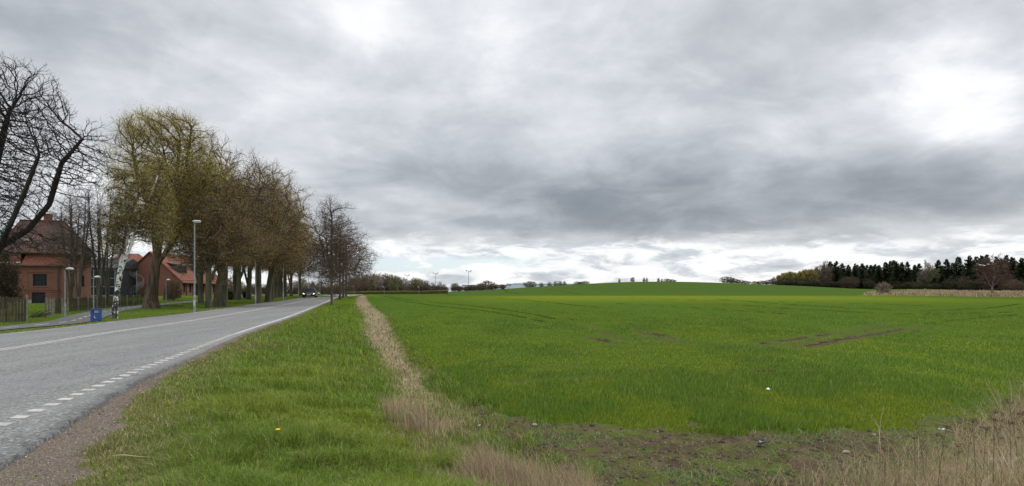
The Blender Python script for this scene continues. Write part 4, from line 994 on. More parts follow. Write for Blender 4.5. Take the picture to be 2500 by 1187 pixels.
# steep orange skirt and dormer
MB().poly([(2.45, -.25, eh), (wH + .2, -.25, eh), (wH, .55, 6.02), (2.75, .55, 6.02), (wH + .2, .6, eh), (2.45, .6, eh)], [[0, 1, 2, 3], [1, 4, 2], [0, 3, 5]]).build('skirt_roof', M['tile_red'], h1)
mesh('eave_tiles', [(-.1, -.25, eh), (2.45, -.25, eh), (2.45, -.1, eh + .3), (-.1, -.1, eh + .3)], [[0, 1, 2, 3]], M['tile_red'], h1)
MB().box((-.1, -.32, eh - .11), (wH + .3, -.2, eh - .01)).build('gutter', M['roofdark'], h1)
MB().tube([(wH - .35, -.12, zb), (wH - .35, -.12, eh - .1)], .045, 8).build('downpipe', M['roofdark'], h1)
dm = MB().box((-.05, -.05, eh + .3), (2.35, .5, 6.0)).build('dormer', M['brick'], h1)
MB().box((.15, -.08, 4.85), (1.25, -.051, 5.75)).build('window', M['darkglass'], dm)
m = MB(); 
for x in (.15, .5, .86, 1.21): m.box((x - .02, -.10, 4.83), (x + .02, -.081, 5.77))
m.build('window_bars', M['frame'], dm)
MB().box((-.1, -.14, 4.72), (2.4, -.06, 4.80)).build('ledge', M['white'], dm)
e = .45; rz0 = 5.95
rp = [(-e, -e + .35, rz0), (wH + e, -e + .35, rz0), (wH + e, 8 + e, rz0), (-e, 8 + e, rz0), (.6, 3.6, 10.0), (5.2, 3.6, 10.0)]
rp += [(p[0], p[1], p[2] - .12) for p in rp[:4]]
rf = mesh('roof', rp, [[0, 1, 5, 4], [1, 2, 5], [2, 3, 4, 5], [3, 0, 4], [0, 6, 7, 1], [1, 7, 8, 2], [2, 8, 9, 3], [3, 9, 6, 0], [6, 9, 8, 7]], M['tile_old'], h1)
MB().tube([(.6, 3.6, 10.03), (5.2, 3.6, 10.03)], .11, 8).tube([(5.2, 3.6, 10.03), (wH + e, -e + .35, rz0 + .05)], .10, 8).tube([(5.2, 3.6, 10.03), (wH + e, 8 + e, rz0 + .05)], .10, 8).build('ridge_tiles', M['tile_old'], rf)
MB().box((3.2, 3.3, 9.5), (3.9, 3.9, 10.75)).box((3.14, 3.24, 10.75), (3.96, 3.96, 10.9)).build('chimney', M['brick'], rf)
MB().box((2.2, 1.0, 7.38), (2.6, 1.3, 7.62)).build('roof_light', M['concrete'], rf)
# copper turret cap glimpsed left of the ridge
tu = empty('copper_turret', at(18, 82), 0, 'green copper turret glimpsed through branches left of the house ridge', 'turret')
MB().box((-1.1, -1.1, 0), (1.1, 1.1, 7.6)).build('tower', M['brick'], tu); MB().lathe([(1.3, 7.6), (1.1, 8.4), (.75, 9.2), (.5, 10.), (.12, 10.5), (.05, 11.0)], k=10).build('cap', M['copper'], tu)

# right house: gable towards the viewer, long low facade with pilasters, dormers in an orange tile roof
x0 = (443 - 1250) / F * 110; o2 = Vector((x0, 110, H(x0, 110) - .05)); h2 = empty('brick_hall', o2, 0, 'long red brick hall with orange tiled roof behind the avenue trees', 'house')
LW, WD, EH, RZ = 16., 11.5, 3.05, 8.3
cw = [(.55, 1.30, .62, 2.45), (2.75, 3.4, .62, 2.45), (4.7, 6.1, .05, 2.8), (7.5, 8.2, .62, 2.45), (9.6, 10.3, .62, 2.45), (11.6, 12.3, .62, 2.45), (13.4, 14.1, .62, 2.45)]
m = MB(); panel(m, (0, 0, -.3), Y_, LW, EH + .3, [(a, b, c + .3, d + .3) for a, b, c, d in cw], IX)
for y in (0, 1.65, 3.75, 6.35, 8.6, 10.7, 12.7, LW - .4): m.box((.002, y, -.3), (.14, y + .38, EH - .28))
m.box((.002, 0, EH - .28), (.22, LW, EH - .02)); m.build('facade', M['brick2'], h2)
for i, h in enumerate(cw): window(h2, (0, 0, 0), Y_, IX, h, 2 if i != 2 else 2, 4, 'window' if i != 2 else 'door')
gh = [(WD - 10.2, WD - 9.1, .45, 2.6), (WD - 6.6, WD - 5.7, .45, 2.4)]
m = MB(); panel(m, (-WD, 0, -.3), X_, WD, EH + .3, gh, IY)
m.poly([(-WD, 0, EH), (0, 0, EH), (-WD / 2, 0, RZ - .1)], [[0, 1, 2]]); m.poly([(-WD, LW, -.3), (0, LW, -.3), (0, LW, EH), (-WD / 2, LW, RZ - .1), (-WD, LW, EH)], [[0, 1, 2, 3, 4]]); m.poly([(-WD, 0, -.3), (-WD, LW, -.3), (-WD, LW, EH), (-WD, 0, EH)], [[0, 1, 2, 3]])
cx = -9.65                                                 # blind arch round the side door
arc = [(cx + 1.5 * math.cos(t), 2.0 + 1.5 * math.sin(t)) for t in np.linspace(0, math.pi, 15)]; arc = [(cx + 1.5, -.3)] + arc + [(cx - 1.5, -.3)]
for (xa, za), (xb, zb_) in zip(arc[:-1], arc[1:]):
    d = Vector((xb - xa, 0, zb_ - za)).normalized(); nrm = Vector((-d.z, 0, d.x)) * .16
    m.poly([(xa, -.06, za), (xb, -.06, zb_), (xb - nrm.x, -.06, zb_ - nrm.z), (xa - nrm.x, -.06, za - nrm.z), (xa, 0, za), (xb, 0, zb_), (xb - nrm.x, 0, zb_ - nrm.z), (xa - nrm.x, 0, za - nrm.z)], [[0, 1, 2, 3], [0, 4, 5, 1], [3, 2, 6, 7], [1, 5, 6, 2], [0, 3, 7, 4]])
m.build('gable_wall', M['brick'], h2)
window(h2, (-WD, 0, -.3), X_, IY, gh[0], 2, 4, 'side_door'); window(h2, (-WD, 0, -.3), X_, IY, gh[1], 2, 3, 'side_door')
oe = .55; sl2 = (RZ - EH) / (WD / 2); ez = EH - oe * sl2
rv = []
for y in (-.35, LW + .35): rv += [(oe, y, ez), (-WD / 2, y, RZ), (-WD - oe, y, ez), (oe, y, ez - .14), (-WD / 2, y, RZ - .14), (-WD - oe, y, ez - .14)]
rf2 = mesh('roof', rv, [[0, 6, 7, 1], [1, 7, 8, 2], [3, 4, 10, 9], [4, 5, 11, 10], [0, 1, 4, 3], [1, 2, 5, 4], [6, 9, 10, 7], [7, 10, 11, 8], [0, 3, 9, 6], [2, 8, 11, 5]], M['tile_red'], h2)
def dormer(y0, y1):
    z0, z1 = 4.35, 5.75; xa = -(z0 - EH) / sl2 + .05; xb = -(z1 - EH) / sl2 - .6
    d_ = MB().poly([(xa, y0, z0 - .3), (xa, y1, z0 - .3), (xa, y1, z1), (xa, y0, z1), (xb - 1.2, y0, z1), (xb - 1.2, y1, z1), (xb - 1.2, y0, z0), (xb - 1.2, y1, z0)], [[0, 1, 2, 3], [0, 3, 4, 6], [1, 7, 5, 2], [3, 2, 5, 4]]).build('dormer', M['roofdark'], h2)
    MB().box((xa + .004, y0 + .15, z0 + .1), (xa + .03, y1 - .15, z1 - .2)).build('window', M['darkglass'], d_)
    m = MB()
    for i in range(5): y = y0 + .15 + (y1 - y0 - .3) * i / 4; m.box((xa + .031, y - .03, z0 + .1), (xa + .05, y + .03, z1 - .2))
    m.build('window_bars', M['frame'], d_)
    MB().poly([(xa + .25, y0 - .15, z1 + .02), (xa + .25, y1 + .15, z1 + .02), (xb - 2.2, y1 + .15, z1 + .85), (xb - 2.2, y0 - .15, z1 + .85), (xa + .25, y0 - .15, z1 + .14), (xa + .25, y1 + .15, z1 + .14), (xb - 2.2, y1 + .15, z1 + .97), (xb - 2.2, y0 - .15, z1 + .97)], [[0, 3, 2, 1], [4, 5, 6, 7], [0, 1, 5, 4], [1, 2, 6, 5], [3, 0, 4, 7]]).build('dormer_roof', M['roofdark'], d_)
dormer(1.4, 4.4); dormer(8.0, 11.0)
# spiral stair
st = empty('spiral_stair', (x0 - 7.2, 108.3, H(x0 - 7.2, 108.3)), 0, 'grey steel spiral staircase against the brick gable left of the poplar', 'staircase')
MB().tube([(0, 0, 0), (0, 0, 4.6)], .07, 8).build('pole', M['steel'], st)
m = MB(); rl = []
for i in range(22):
    t = -2.4 + i * .30; z = .2 + i * .19; c, s = math.cos(t), math.sin(t); c2, s2 = math.cos(t + .32), math.sin(t + .32)
    m.poly([(.06*c, .06*s, z), (1.1*c, 1.1*s, z), (1.1*c2, 1.1*s2, z), (.06*c2, .06*s2, z), (.06*c, .06*s, z-.05), (1.1*c, 1.1*s, z-.05), (1.1*c2, 1.1*s2, z-.05), (.06*c2, .06*s2, z-.05)], [[0, 1, 2, 3], [7, 6, 5, 4], [0, 4, 5, 1], [1, 5, 6, 2], [2, 6, 7, 3]])
    rl.append((1.1*c, 1.1*s, z + .95))
m.build('steps', M['steel'], st); m = MB().tube(rl, .03, 6)
for p in rl: m.tube([(p[0], p[1], p[2] - .95), p], .018, 5)
m.build('railing', M['steel'], st)
# glazed link between the two houses
gx = -77.; gb = empty('glazed_building', (gx, 104, H(gx, 104)), 0, 'dark glazed building between the two brick houses', 'building')
m = MB().box((0, 0, -.3), (7.6, 9, 5.0)); m.build('wall', M['roofdark'], gb)
m = MB()
for i in range(6): m.box((.15 + i * 1.24, -.03, .3), (1.25 + i * 1.24, -.002, 4.6))
pn = m.build('glazing', M['darkglass'], gb); m = MB()
for i in range(7): m.box((.03 + i * 1.24, -.08, .2), (.13 + i * 1.24, -.031, 4.7))
for z in (.2, 1.7, 3.2, 4.6): m.box((.0, -.085, z), (7.6, -.032, z + .07))
m.build('glazing_bars', M['steel'], gb)
mesh('roof', [(-.2, -.3, 5), (7.8, -.3, 5), (7.8, 9.3, 5), (-.2, 9.3, 5), (-.2, 4.5, 6.9), (7.8, 4.5, 6.9)], [[0, 1, 5, 4], [2, 3, 4, 5], [1, 2, 5], [3, 0, 4], [0, 3, 2, 1]], M['roofdark'], gb)
fx = -91.; fb = empty('tiled_house', (fx, 132, H(fx, 132)), 0, 'orange tiled roof of a farther house seen between the bare trees', 'house')
MB().box((0, 0, -.3), (7, 8, 6.5)).build('wall', M['brick'], fb)
mesh('roof', [(-.4, -.4, 6.5), (7.4, -.4, 6.5), (7.4, 8.4, 6.5), (-.4, 8.4, 6.5), (1.5, 4, 9.6), (5.5, 4, 9.6)], [[0, 1, 5, 4], [1, 2, 5], [2, 3, 4, 5], [3, 0, 4], [0, 3, 2, 1]], M['tile_red'], fb)
# distant roof over the hedge beyond the car
rx, ry = (762 - 1250) / F * 250, 250; db = empty('distant_house', (rx, ry, H(rx, ry) - .5), .4, 'distant brown roof peak above the wood beyond the dark car', 'house')
MB().box((-1.7, -3, 0), (1.7, 3, 2.8)).build('wall', M['brick'], db); mesh('roof', [(-2, -3.3, 2.8), (2, -3.3, 2.8), (2, 3.3, 2.8), (-2, 3.3, 2.8), (0, -3.3, 5.6), (0, 3.3, 5.6)], [[0, 1, 4], [2, 3, 5], [1, 2, 5, 4], [3, 0, 4, 5], [0, 3, 2, 1]], M['tile_old'], db)
# white sheds on the horizon
M['shed'] = mat('white_cladding', (.50, .54, .60), (.44, .48, .55), .2, .6)
for u0_, u1_, vt, D_, lb in [(1128, 1247, 696.5, 500, 'long white industrial shed on the horizon behind the thin trees'), (1236, 1452, 693.5, 560, 'low white industrial shed on the horizon partly sunk behind the green hill')]:
    xa, xb = (u0_ - 1250) / F * D_, (u1_ - 1250) / F * D_; zt = ZC + (HV - vt) / F * D_
    s_ = empty('industrial_shed', (xa, D_, -2), 0, lb, 'shed'); MB().box((0, 0, 0), (xb - xa, 40, zt + 2)).build('wall', M['shed'], s_)
    MB().box((-.3, -.3, zt + 2), (xb - xa + .3, 40.3, zt + 2.35)).build('roof', M['roofdark'] if u0_ < 1200 else M['shed'], s_)
    if u0_ > 1200: MB().box((7, 3, zt + 2.36), (24, 20, zt + 3.1)).build('roof_box', M['shed'], s_)
    m = MB()
    for i in range(7 if u0_ < 1200 else 4): m.box((3 + i * 5.3, -.08, 1.5), (5.6 + i * 5.3, -.004, 5.2))
    m.build('gate_doors', M['roofdark'] if u0_ < 1200 else M['shed'], s_)

# ------------------------------------------------------------------ fences
def fence(pA, pB, hgt, label, group=None, post_every=2.0, mat_=None):
    A, B_ = Vector((*pA, 0)), Vector((*pB, 0)); L = (B_ - A).length; ang = math.atan2(B_.y - A.y, B_.x - A.x); r = empty('fence', (A.x, A.y, H(A.x, A.y)), ang, label, 'fence', group)
    z0 = H(A.x, A.y); m = MB(); n_ = max(2, int(L / .13)); zt = 0
    for i in range(n_):
        s = L * i / n_; p = A + (B_ - A) * (i / n_); zz = H(p.x, p.y) - z0; t = (i % 2) * .035 - .017; hh = hgt * (1 + .05 * math.sin(s * 2.1) + random.uniform(-.035, .035))
        m.box((s, t - .012, zz - .03), (s + .118, t + .012, zz + hh))
    for zz in (.25, .8):
        for i in range(int(L / 2) + 1):
            a = min(L, i * 2); b = min(L, a + 2)
            if b - a < .1: continue
            za = H(*(A + (B_ - A) * (a / L)).xy) - z0; m.box((a, .031, za + hgt * zz), (b, .07, za + hgt * zz + .07))
    m.build('panel', mat_ or M['fencewood'], r)
    k = max(1, int(round(L / post_every)))
    for i in range(k + 1):
        s = L * i / k; p = A + (B_ - A) * (i / k); zz = H(p.x, p.y) - z0
        MB().box((s - .045, -.13, zz - .1), (s + .045, -.035, zz + hgt + random.uniform(.02, .12))).build('post', M['fencepost'], r)
    return r
fence(hit(-60, 788), hit(66, 785), 1.42, 'weathered plank fence at the far left edge, ending at the gap')
fence(hit(129, 766), hit(148, 765), 1.10, 'short piece of plank fence between the gap posts and the taller path lamp')
fence(hit(163, 761), hit(352, 742), 1.05, 'long dark plank fence running from the path lamp to the poplar')
fence(hit(398, 734), hit(440, 726.5), 1.35, 'far piece of dark fence between the poplar and the brick hall', None, 2.2)
for i, (u, v, hh, lb) in enumerate([(113, 775, 1.25, 'leftmost loose post in the fence gap'), (121, 772, 1.18, 'loose wooden post in the middle of the fence gap'), (127, 770, 1.1, 'loose pale post right next to the short fence piece'), (152, 766, 1.0, 'single low post between the short fence piece and the taller path lamp')]):
    x, y = hit(u, v); tag(MB().box((-.05, -.05, -.1), (.05, .05, hh)).box((-.035, -.035, hh), (.035, .035, hh + .04)).build('fence_post', M['fencepost'], loc=(x, y, H(x, y))), lb, 'post', 'loose posts in the fence gap')
x, y = hit(92, 776); m = MB()
for i in range(9): a = random.uniform(-.3, .9); m.tube([(random.uniform(-.8, .2), random.uniform(-.2, .2), .04), (random.uniform(.2, 1.1), random.uniform(-.2, .3), random.uniform(.05, .65))], .022, 5)
tag(m.build('fallen_branches', M['bark'], loc=(x, y, H(x, y))), 'fallen sticks lying in the fence gap', 'branches')

# ------------------------------------------------------------------ lamps, bin and other street furniture
def street_lamp(label, group):
    r = empty('street_lamp', (0, 0, 0), 0, label, 'street lamp', group)
    MB().tube([(0, 0, -.2), (0, 0, 1.25), (0, 0, 1.3), (0, 0, 6.95)], [.085, .085, .058, .045], 10).build('pole', M['steel'], r)
    MB().box((-.05, -.093, .5), (.05, -.07, .95)).build('hatch', M['lamphead'], r)
    hd = MB().lathe([(.04, 6.98), (.14, 7.0), (.17, 7.05), (.14, 7.11), (.05, 7.14)], (.16, 0, 0), 14, 2.0, .95).build('lamp_head', M['lamphead'], r, True)
    MB().lathe([(.12, 6.94), (.15, 6.985)], (.2, 0, 0), 14, 1.7, .85).build('lamp_glass', M['lampglass'], hd)
    return r
SL = [street_lamp('', '')]
place(SL, 0, 475, 762.5, s=1, rz=.1, label='tall grey street lamp nearest the viewer, between poplar and avenue', group='street lamps along the road')
place(SL, 0, 624, 742, s=1, rz=.15, label='second street lamp along the road, against the forked avenue tree', group='street lamps along the road')
place(SL, 0, 691.5, 733, s=1, rz=.15, label='third street lamp along the road, among the dark trunks', group='street lamps along the road')
place(SL, 0, 729, 724.5, s=1, rz=.15, label='fourth street lamp along the road, beside the last avenue tree', group='street lamps along the road')
place(SL, 0, 753, None, 168, s=1, rz=.15, label='farthest street lamp, rising behind the roof of the dark car', group='street lamps along the road')
for lampo in [o_ for o_ in COL.objects if o_.name.startswith('street_lamp')]: lampo.scale = (1, 1, 1)
def path_lamp(hgt, label, loc, rz, group):
    r = empty('path_lamp', loc, rz, label, 'lamp', group)
    MB().tube([(0, 0, -.2), (0, 0, .75), (0, 0, .8), (0, 0, hgt - .12)], [.06, .06, .037, .032], 10).build('pole', M['steel'], r)
    MB().tube([(0, 0, hgt - .14), (.05, 0, hgt - .03), (.18, 0, hgt + .02), (.3, 0, hgt)], .03, 8).build('arm', M['steel'], r)
    hd = MB().lathe([(.20, hgt - .06), (.19, hgt - .02), (.13, hgt + .05), (.04, hgt + .08)], (.30, 0, 0), 14, 1.25, .9).build('lamp_shade', M['lamphead'], r, True)
    MB().lathe([(.12, hgt - .10), (.17, hgt - .065)], (.30, 0, 0), 12, 1.2, .85).build('lamp_glass', M['lampglass'], hd)
for u, v, vt, lb in [(158.5, 774, 652, 'taller path lamp in front of the left brick house'), (228.5, 757.5, 673, 'path lamp behind the blue litter bin'), (405.5, 735, 681, 'small path lamp just right of the poplar trunk')]:
    x, y = hit(u, v); path_lamp((v - vt) / F * y * .97, lb, (x, y, H(x, y)), .1, 'lamps along the cycle path')
for u, vt, lb in [(864, 699.5, 'nearest small lamp by the hedge at the field end'), (938, 700.5, 'second small lamp at the hedge, before the wood'), (1023, 700.5, 'third small lamp near the right end of the hedge'), (1095, 703, 'fourth small lamp right of the hedge end')]:
    D_ = 222; p = at(u, D_); path_lamp(ZC + (HV - vt) / F * D_ - p.z, lb, p, 2.9, 'lamps along the hedge')
# litter bin
x, y = hit(235, 784.5); bn_ = empty('litter_bin', (x, y, H(x, y)), .45, 'blue litter bin with side opening beside the path', 'litter bin')
m = MB(); w2, d2, hh = .245, .20, .70
panel(m, (-w2, -d2, .03), (1, 0, 0), 2 * w2, hh - .03, [(.10, .39, .45, .60)], (0, 1, 0), .02)
m.box((-w2, -d2 + .001, .03), (-w2 + .02, d2, hh)); m.box((w2 - .02, -d2 + .001, .03), (w2, d2, hh)); panel(m, (w2, d2, .03), (-1, 0, 0), 2 * w2, hh - .03, [(.10, .39, .45, .60)], (0, -1, 0), .02)
m.box((-w2 + .02, -d2 + .02, .03), (w2 - .02, d2 - .02, .40)); m.build('body', M['blue'], bn_)
MB().box((-w2 - .015, -d2 - .015, hh), (w2 + .015, d2 + .015, hh + .035)).build('lid', M['blue'], bn_)
MB().box((-w2 + .03, -d2 + .03, 0), (w2 - .03, d2 - .03, .03)).build('foot', M['black'], bn_)
MB().tube([(-.04, -d2 - .004, .36), (-.07, -d2 - .004, .28), (-.03, -d2 - .004, .20)], .012, 5).tube([(-.035, -d2 - .004, .21), (.02, -d2 - .004, .185)], .011, 5).build('emblem', M['white'], bn_)
# far masts
def floodlight(u, vt, D_, lb):
    x = (u - 1250) / F * D_; z0 = H(x, D_) - .3; hh = ZC + (HV - vt) / F * D_ - z0; r = empty('floodlight_mast', (x, D_, z0), .2, lb, 'floodlight mast', 'floodlight masts beyond the field')
    MB().tube([(0, 0, 0), (0, 0, hh)], [.22, .12], 8).build('pole', M['steel'], r); MB().box((-1.7, -.1, hh - .15), (1.7, .1, hh + .05)).build('crossbar', M['steel'], r)
    for xx in (-1.5, 1.0, 1.6): MB().box((xx - .38, -.4, hh - .75 if xx == 1. else hh), (xx + .38, .3, hh - .2 if xx == 1. else hh + .6)).build('floodlight', M['lamphead'], r)
floodlight(994, 672, 420, 'leftmost and lowest floodlight mast rising over the wood'); floodlight(1063, 667.5, 400, 'middle floodlight mast above the thin wood'); floodlight(1144, 662, 385, 'tallest floodlight mast, right one, by the white shed')
x, y = (781 - 1250) / F * 190, 190.; mm_ = empty('mast', (x, y, H(x, y)), 0, 'thin dark mast right of the dark car', 'mast'); MB().tube([(0, 0, 0), (0, 0, 12.5)], [.10, .07], 8).build('pole', M['steel'], mm_); MB().box((-.12, -.12, 12.5), (.12, .12, 12.7)).build('cap', M['steel'], mm_)
# white football goal seen from the side
x, y = (714 - 1250) / F * 128, 128.; gl = empty('football_goal', (x, y, H(x, y)), .55, 'white football goal beyond the avenue trunks', 'goal')
MB().tube([(-.5, 0, 0), (-.5, 0, 2.3)], .055, 6).build('post', M['white'], gl); MB().tube([(.5, 2.4, 0), (.5, 2.4, 2.3)], .055, 6).build('post', M['white'], gl)
MB().tube([(-.5, 0, 2.3), (.5, 2.4, 2.3)], .055, 6).build('crossbar', M['white'], gl); MB().tube([(-.5, 0, 2.3), (-1.6, .4, 1.3), (-1.9, .5, 0)], .03, 5).tube([(.5, 2.4, 2.3), (-.4, 2.8, 1.3), (-.9, 2.9, 0)], .03, 5).build('stay', M['white'], gl)
for u, v, lb in [(836, 722.5, 'white marker post beside the dark verge trunks')]:
    x, y = hit(u, v); tag(MB().box((-.06, -.04, 0), (.06, .04, 1.35)).poly([(-.06, -.04, 1.35), (.06, -.04, 1.35), (.06, .04, 1.48), (-.06, .04, 1.48)], [[0, 1, 2, 3]]).build('marker_post', M['white'], loc=(x, y, H(x, y))), lb, 'post')
x, y = hit(422, 748.5); m = MB()
for i in range(34):
    q = random.uniform(-1.05, 1.05); s = random.uniform(.05, .13) * (1.3 - abs(q) * .5); m.lathe([(s * .5, -.03), (s, .02), (s * .8, s * .7), (s * .25, s)], (q, random.uniform(-.25, .25), 0), 6, 1.3, 1)
m_soil = tag(m.build('soil_heap', M['track'], loc=(x, y, H(x, y))), 'row of dark soil clods on the lawn right of the poplar', 'soil'); m_soil.data.materials[0] = mat('dark_soil', (.035, .026, .018), None, 9)

# ------------------------------------------------------------------ cars
def car(paint, label, group=None, lit=True):
    r = empty('car', (0, 0, 0), 0, label, 'car', group)
    # body: cross sections along the length (y: front = -2.25)
    sec = [(-2.28, .52, .34, .56, .60), (-2.20, .80, .22, .66, .70), (-1.75, .90, .18, .74, .80), (-1.0, .92, .18, .82, .93), (-.55, .92, .18, .86, .97), (.6, .92, .18, .88, .98), (1.5, .91, .18, .90, 1.0), (2.1, .86, .22, .88, 1.0), (2.28, .70, .34, .74, .86)]
    V = []; Fc = []
    for y, hw, zb_, zs_, zt in sec:
        V += [(-hw * .92, y, zb_), (-hw, y, zb_ + .12), (-hw, y, zs_ - .05), (-hw * .93, y, zs_ + .03), (-hw * .55, y, zt), (hw * .55, y, zt), (hw * .93, y, zs_ + .03), (hw, y, zs_ - .05), (hw, y, zb_ + .12), (hw * .92, y, zb_)]
    for i in range(len(sec) - 1):
        for j in range(10): q = i * 10; Fc.append([q + j, q + (j + 1) % 10, q + 10 + (j + 1) % 10, q + 10 + j])
    Fc.append(list(range(10))[::-1]); Fc.append([len(V) - 10 + j for j in range(10)])
    mesh('body', V, Fc, paint, r)
    g = [(-.95, .78, .95), (-.25, .62, 1.40), (.95, .62, 1.43), (1.75, .76, 1.0)]
    V = []; 
    for y, hw, z in g: V += [(-hw, y, z), (hw, y, z)]
    lo_ = [(-.82, -.95, .90), (.82, -.95, .90), (.82, 1.75, .96), (-.82, 1.75, .96)]
    V += lo_
    cb = mesh('roof', [(-.60, -.25, 1.40), (.60, -.25, 1.40), (.62, .95, 1.43), (-.62, .95, 1.43), (-.52, .2, 1.455), (.52, .2, 1.455), (.52, .8, 1.46), (-.52, .8, 1.46)], [[0, 1, 5, 4], [1, 2, 6, 5], [2, 3, 7, 6], [3, 0, 4, 7], [4, 5, 6, 7]], paint, r)
    ws = mesh('windscreen', [(-.76, -.98, .93), (.76, -.98, .93), (.60, -.25, 1.40), (-.60, -.25, 1.40)], [[0, 1, 2, 3]], M['darkglass'], r)
    mesh('rear_window', [(-.62, .95, 1.43), (.62, .95, 1.43), (.78, 1.78, .98), (-.78, 1.78, .98)], [[0, 1, 2, 3]], M['darkglass'], r)
    for s in (-1, 1):
        mesh('side_window', [(s * .86, -.9, .93), (s * .615, -.22, 1.39), (s * .635, .95, 1.42), (s * .86, 1.65, .99)], [[0, 1, 2, 3]], M['darkglass'], r)
        MB().tube([(s * .78, -.99, .92), (s * .61, -.24, 1.41)], .035, 5).tube([(s * .63, .95, 1.43), (s * .80, 1.78, .98)], .05, 5).build('pillar', paint, r)
        MB().lathe([(.02, -.07), (.09, -.05), (.09, .05), (.02, .07)], (s * 1.0, -.75, .98), 8, 1.1, .6).build('mirror', paint, r)
        MB().poly([(s * .50, -2.275, .53), (s * .74, -2.24, .55), (s * .80, -2.17, .69), (s * .50, -2.235, .66), (s * .52, -2.1, .53), (s * .74, -2.1, .55), (s * .80, -2.05, .69), (s * .50, -2.1, .66)], [[0, 1, 2, 3], [4, 7, 6, 5], [0, 4, 5, 1], [1, 5, 6, 2], [2, 6, 7, 3], [3, 7, 4, 0]]).build('headlight', M['headlight'], r)
        for yy_ in (-1.42, 1.40):
            wv = []; 
            Mx = Matrix.Rotation(R(90), 4, 'Y'); m = MB(); m.lathe([(.22, -.10), (.31, -.10), (.325, -.06), (.325, .06), (.31, .10), (.22, .10)], k=16); m.v = [tuple(Mx @ Vector(p) + Vector((s * .84, yy_, .325))) for p in m.v]
            wh = m.build('wheel', M['tyre'], r); m = MB(); m.lathe([(.21, -.105), (.21, .105)], k=12); m.v = [tuple(Mx @ Vector(p) + Vector((s * .845, yy_, .325))) for p in m.v]; m.build('rim', M['chrome'], wh)
    m = MB()
    for i in range(4): m.box((-.33, -2.325, .50 + i * .045), (.33, -2.285, .515 + i * .045))
    m.build('grille', M['chrome'], r); MB().box((-.7, -2.31, .25), (.7, -2.27, .38)).build('air_intake', M['black'], r)
    MB().box((-.26, -2.345, .36), (.26, -2.328, .46)).build('number_plate', M['white'], r)
    return r
cr = car(M['carpaint'], 'dark saloon car with lit headlights coming along the road'); x, y = hit(757, 727.3); cr.location = (x, y, float(zr(y)) + .03); cr.rotation_euler = (0, 0, R(14)); cr.scale = [1.12 * 27 / F * y / 1.86] * 3
M['carblue'] = mat('blue_grey_paint', (.05, .07, .10), None, 3, .2, spec=.6); 
c2 = car(M['carblue'], 'small distant car just behind the right side of the dark saloon'); y = 165.; x = (772.5 - 1250) / F * y; c2.location = (x, y, float(zr(y)) + .03); c2.rotation_euler = (0, 0, R(20)); c2.scale = [.8] * 3

# ------------------------------------------------------------------ far woods
def wood_tree(name, hh, wid, n_att, twn, leaf, bark=None, twm=None, tip=.022, rt=.16, ce=.55, multi=1):
    tk = []
    for i in range(multi):
        a = 6.28 * i / multi; tk.append([None, (math.cos(a) * .2, math.sin(a) * .2, -.5), (math.cos(a) * wid * .25 * (multi > 1), math.sin(a) * wid * .25 * (multi > 1), hh * .4), (math.cos(a) * wid * .3 * (multi > 1), math.sin(a) * wid * .3 * (multi > 1), hh * .9)])
    return tree(name, tk, [(0, 0, hh * ce, wid, wid, hh * (1 - ce)), (0, 0, hh * .35, wid * .75, wid * .75, hh * .22)], n_att, rt, tip, bark or M['bark'], twm or M['twigfar'], (twn, .9), leaf, cut=.06, rootscale=(1.2, .5), nroots=multi, step=.42, di=2.5, dk=.6, inertia=.8, jitter=.1, up=.25)
WT = [wood_tree('woodland_tree', 8, 1.7, 420, 1100, None, multi=2), wood_tree('woodland_tree', 8, 2.0, 480, 1300, dict(size=.10, cols=((.26, .2, .12), (.18, .15, .08)), n=1500, spread=.3), multi=3),
      wood_tree('woodland_tree', 8, 2.3, 500, 1800, dict(size=.13, cols=((.24, .28, .07), (.15, .18, .05)), n=3500, spread=.3), multi=2), wood_tree('woodland_tree', 8, 1.5, 420, 1200, None, M['steel'] and mat('pale_bark', (.30, .26, .22), (.2, .16, .13), 3), mat('pale_twigs', (.27, .22, .19), (.18, .14, .12), 3), multi=2)]
topv = lambda u: np.interp(u, [560, 700, 745, 800, 850, 880, 930, 965, 990, 1020, 1060, 1100, 1130, 1180, 1240], [694, 692, 690, 692, 689, 676, 670, 679, 682, 686, 693, 692, 697, 700, 700])
kinds = {0: 'bare brown tree', 1: 'dense brown twiggy tree', 2: 'fresh green leafed tree', 3: 'pale barked bare tree'}
def zone_of(u):
    return ('behind the avenue trunks' if u < 740 else 'beyond the road crest' if u < 860 else 'at the left end of the far wood, above the hedge' if u < 950 else 'in the middle of the far wood, above the hedge' if u < 1060 else 'in the thin end of the far wood before the white shed')
us = list(np.arange(556, 850, 9.)) + list(np.arange(852, 1060, 6.)) + list(np.arange(1062, 1090, 7.)) + [1108, 1121, 1140, 1147, 1165, 1181, 1204, 1210, 1228]
for i, u in enumerate(us):
    u = u + rng.uniform(-3, 3); D_ = 262 + rng.uniform(-14, 26); D_ = D_ if u < 1060 else 300 + rng.uniform(0, 25)
    k = int(rng.choice([0, 1, 2, 3], p=[.38, .36, .12, .14])); 
    if abs(u - 915) < 9 or abs(u - 965) < 10 or abs(u - 1018) < 8 or abs(u - 1142) < 5 or abs(u-1205) < 8: k = 2
    x = (u - 1250) / F * D_; zt = ZC + (HV - topv(u) + rng.uniform(-6, 5)) / F * D_; s = max(.3, (zt - H(x, D_)) / 8.)
    place(WT, k, u, None, D_, s=1, label=f'{kinds[k]} {zone_of(u)}', group='trees of the far wood beyond the field')
    t_ = [o_ for o_ in COL.objects if o_.name.startswith('woodland_tree') and o_.parent is None][-1]; 
    wsc = max(s, .62) * (1.15 if u < 860 else 1.5 if u > 1085 else 1); t_.scale = (wsc, wsc, s)
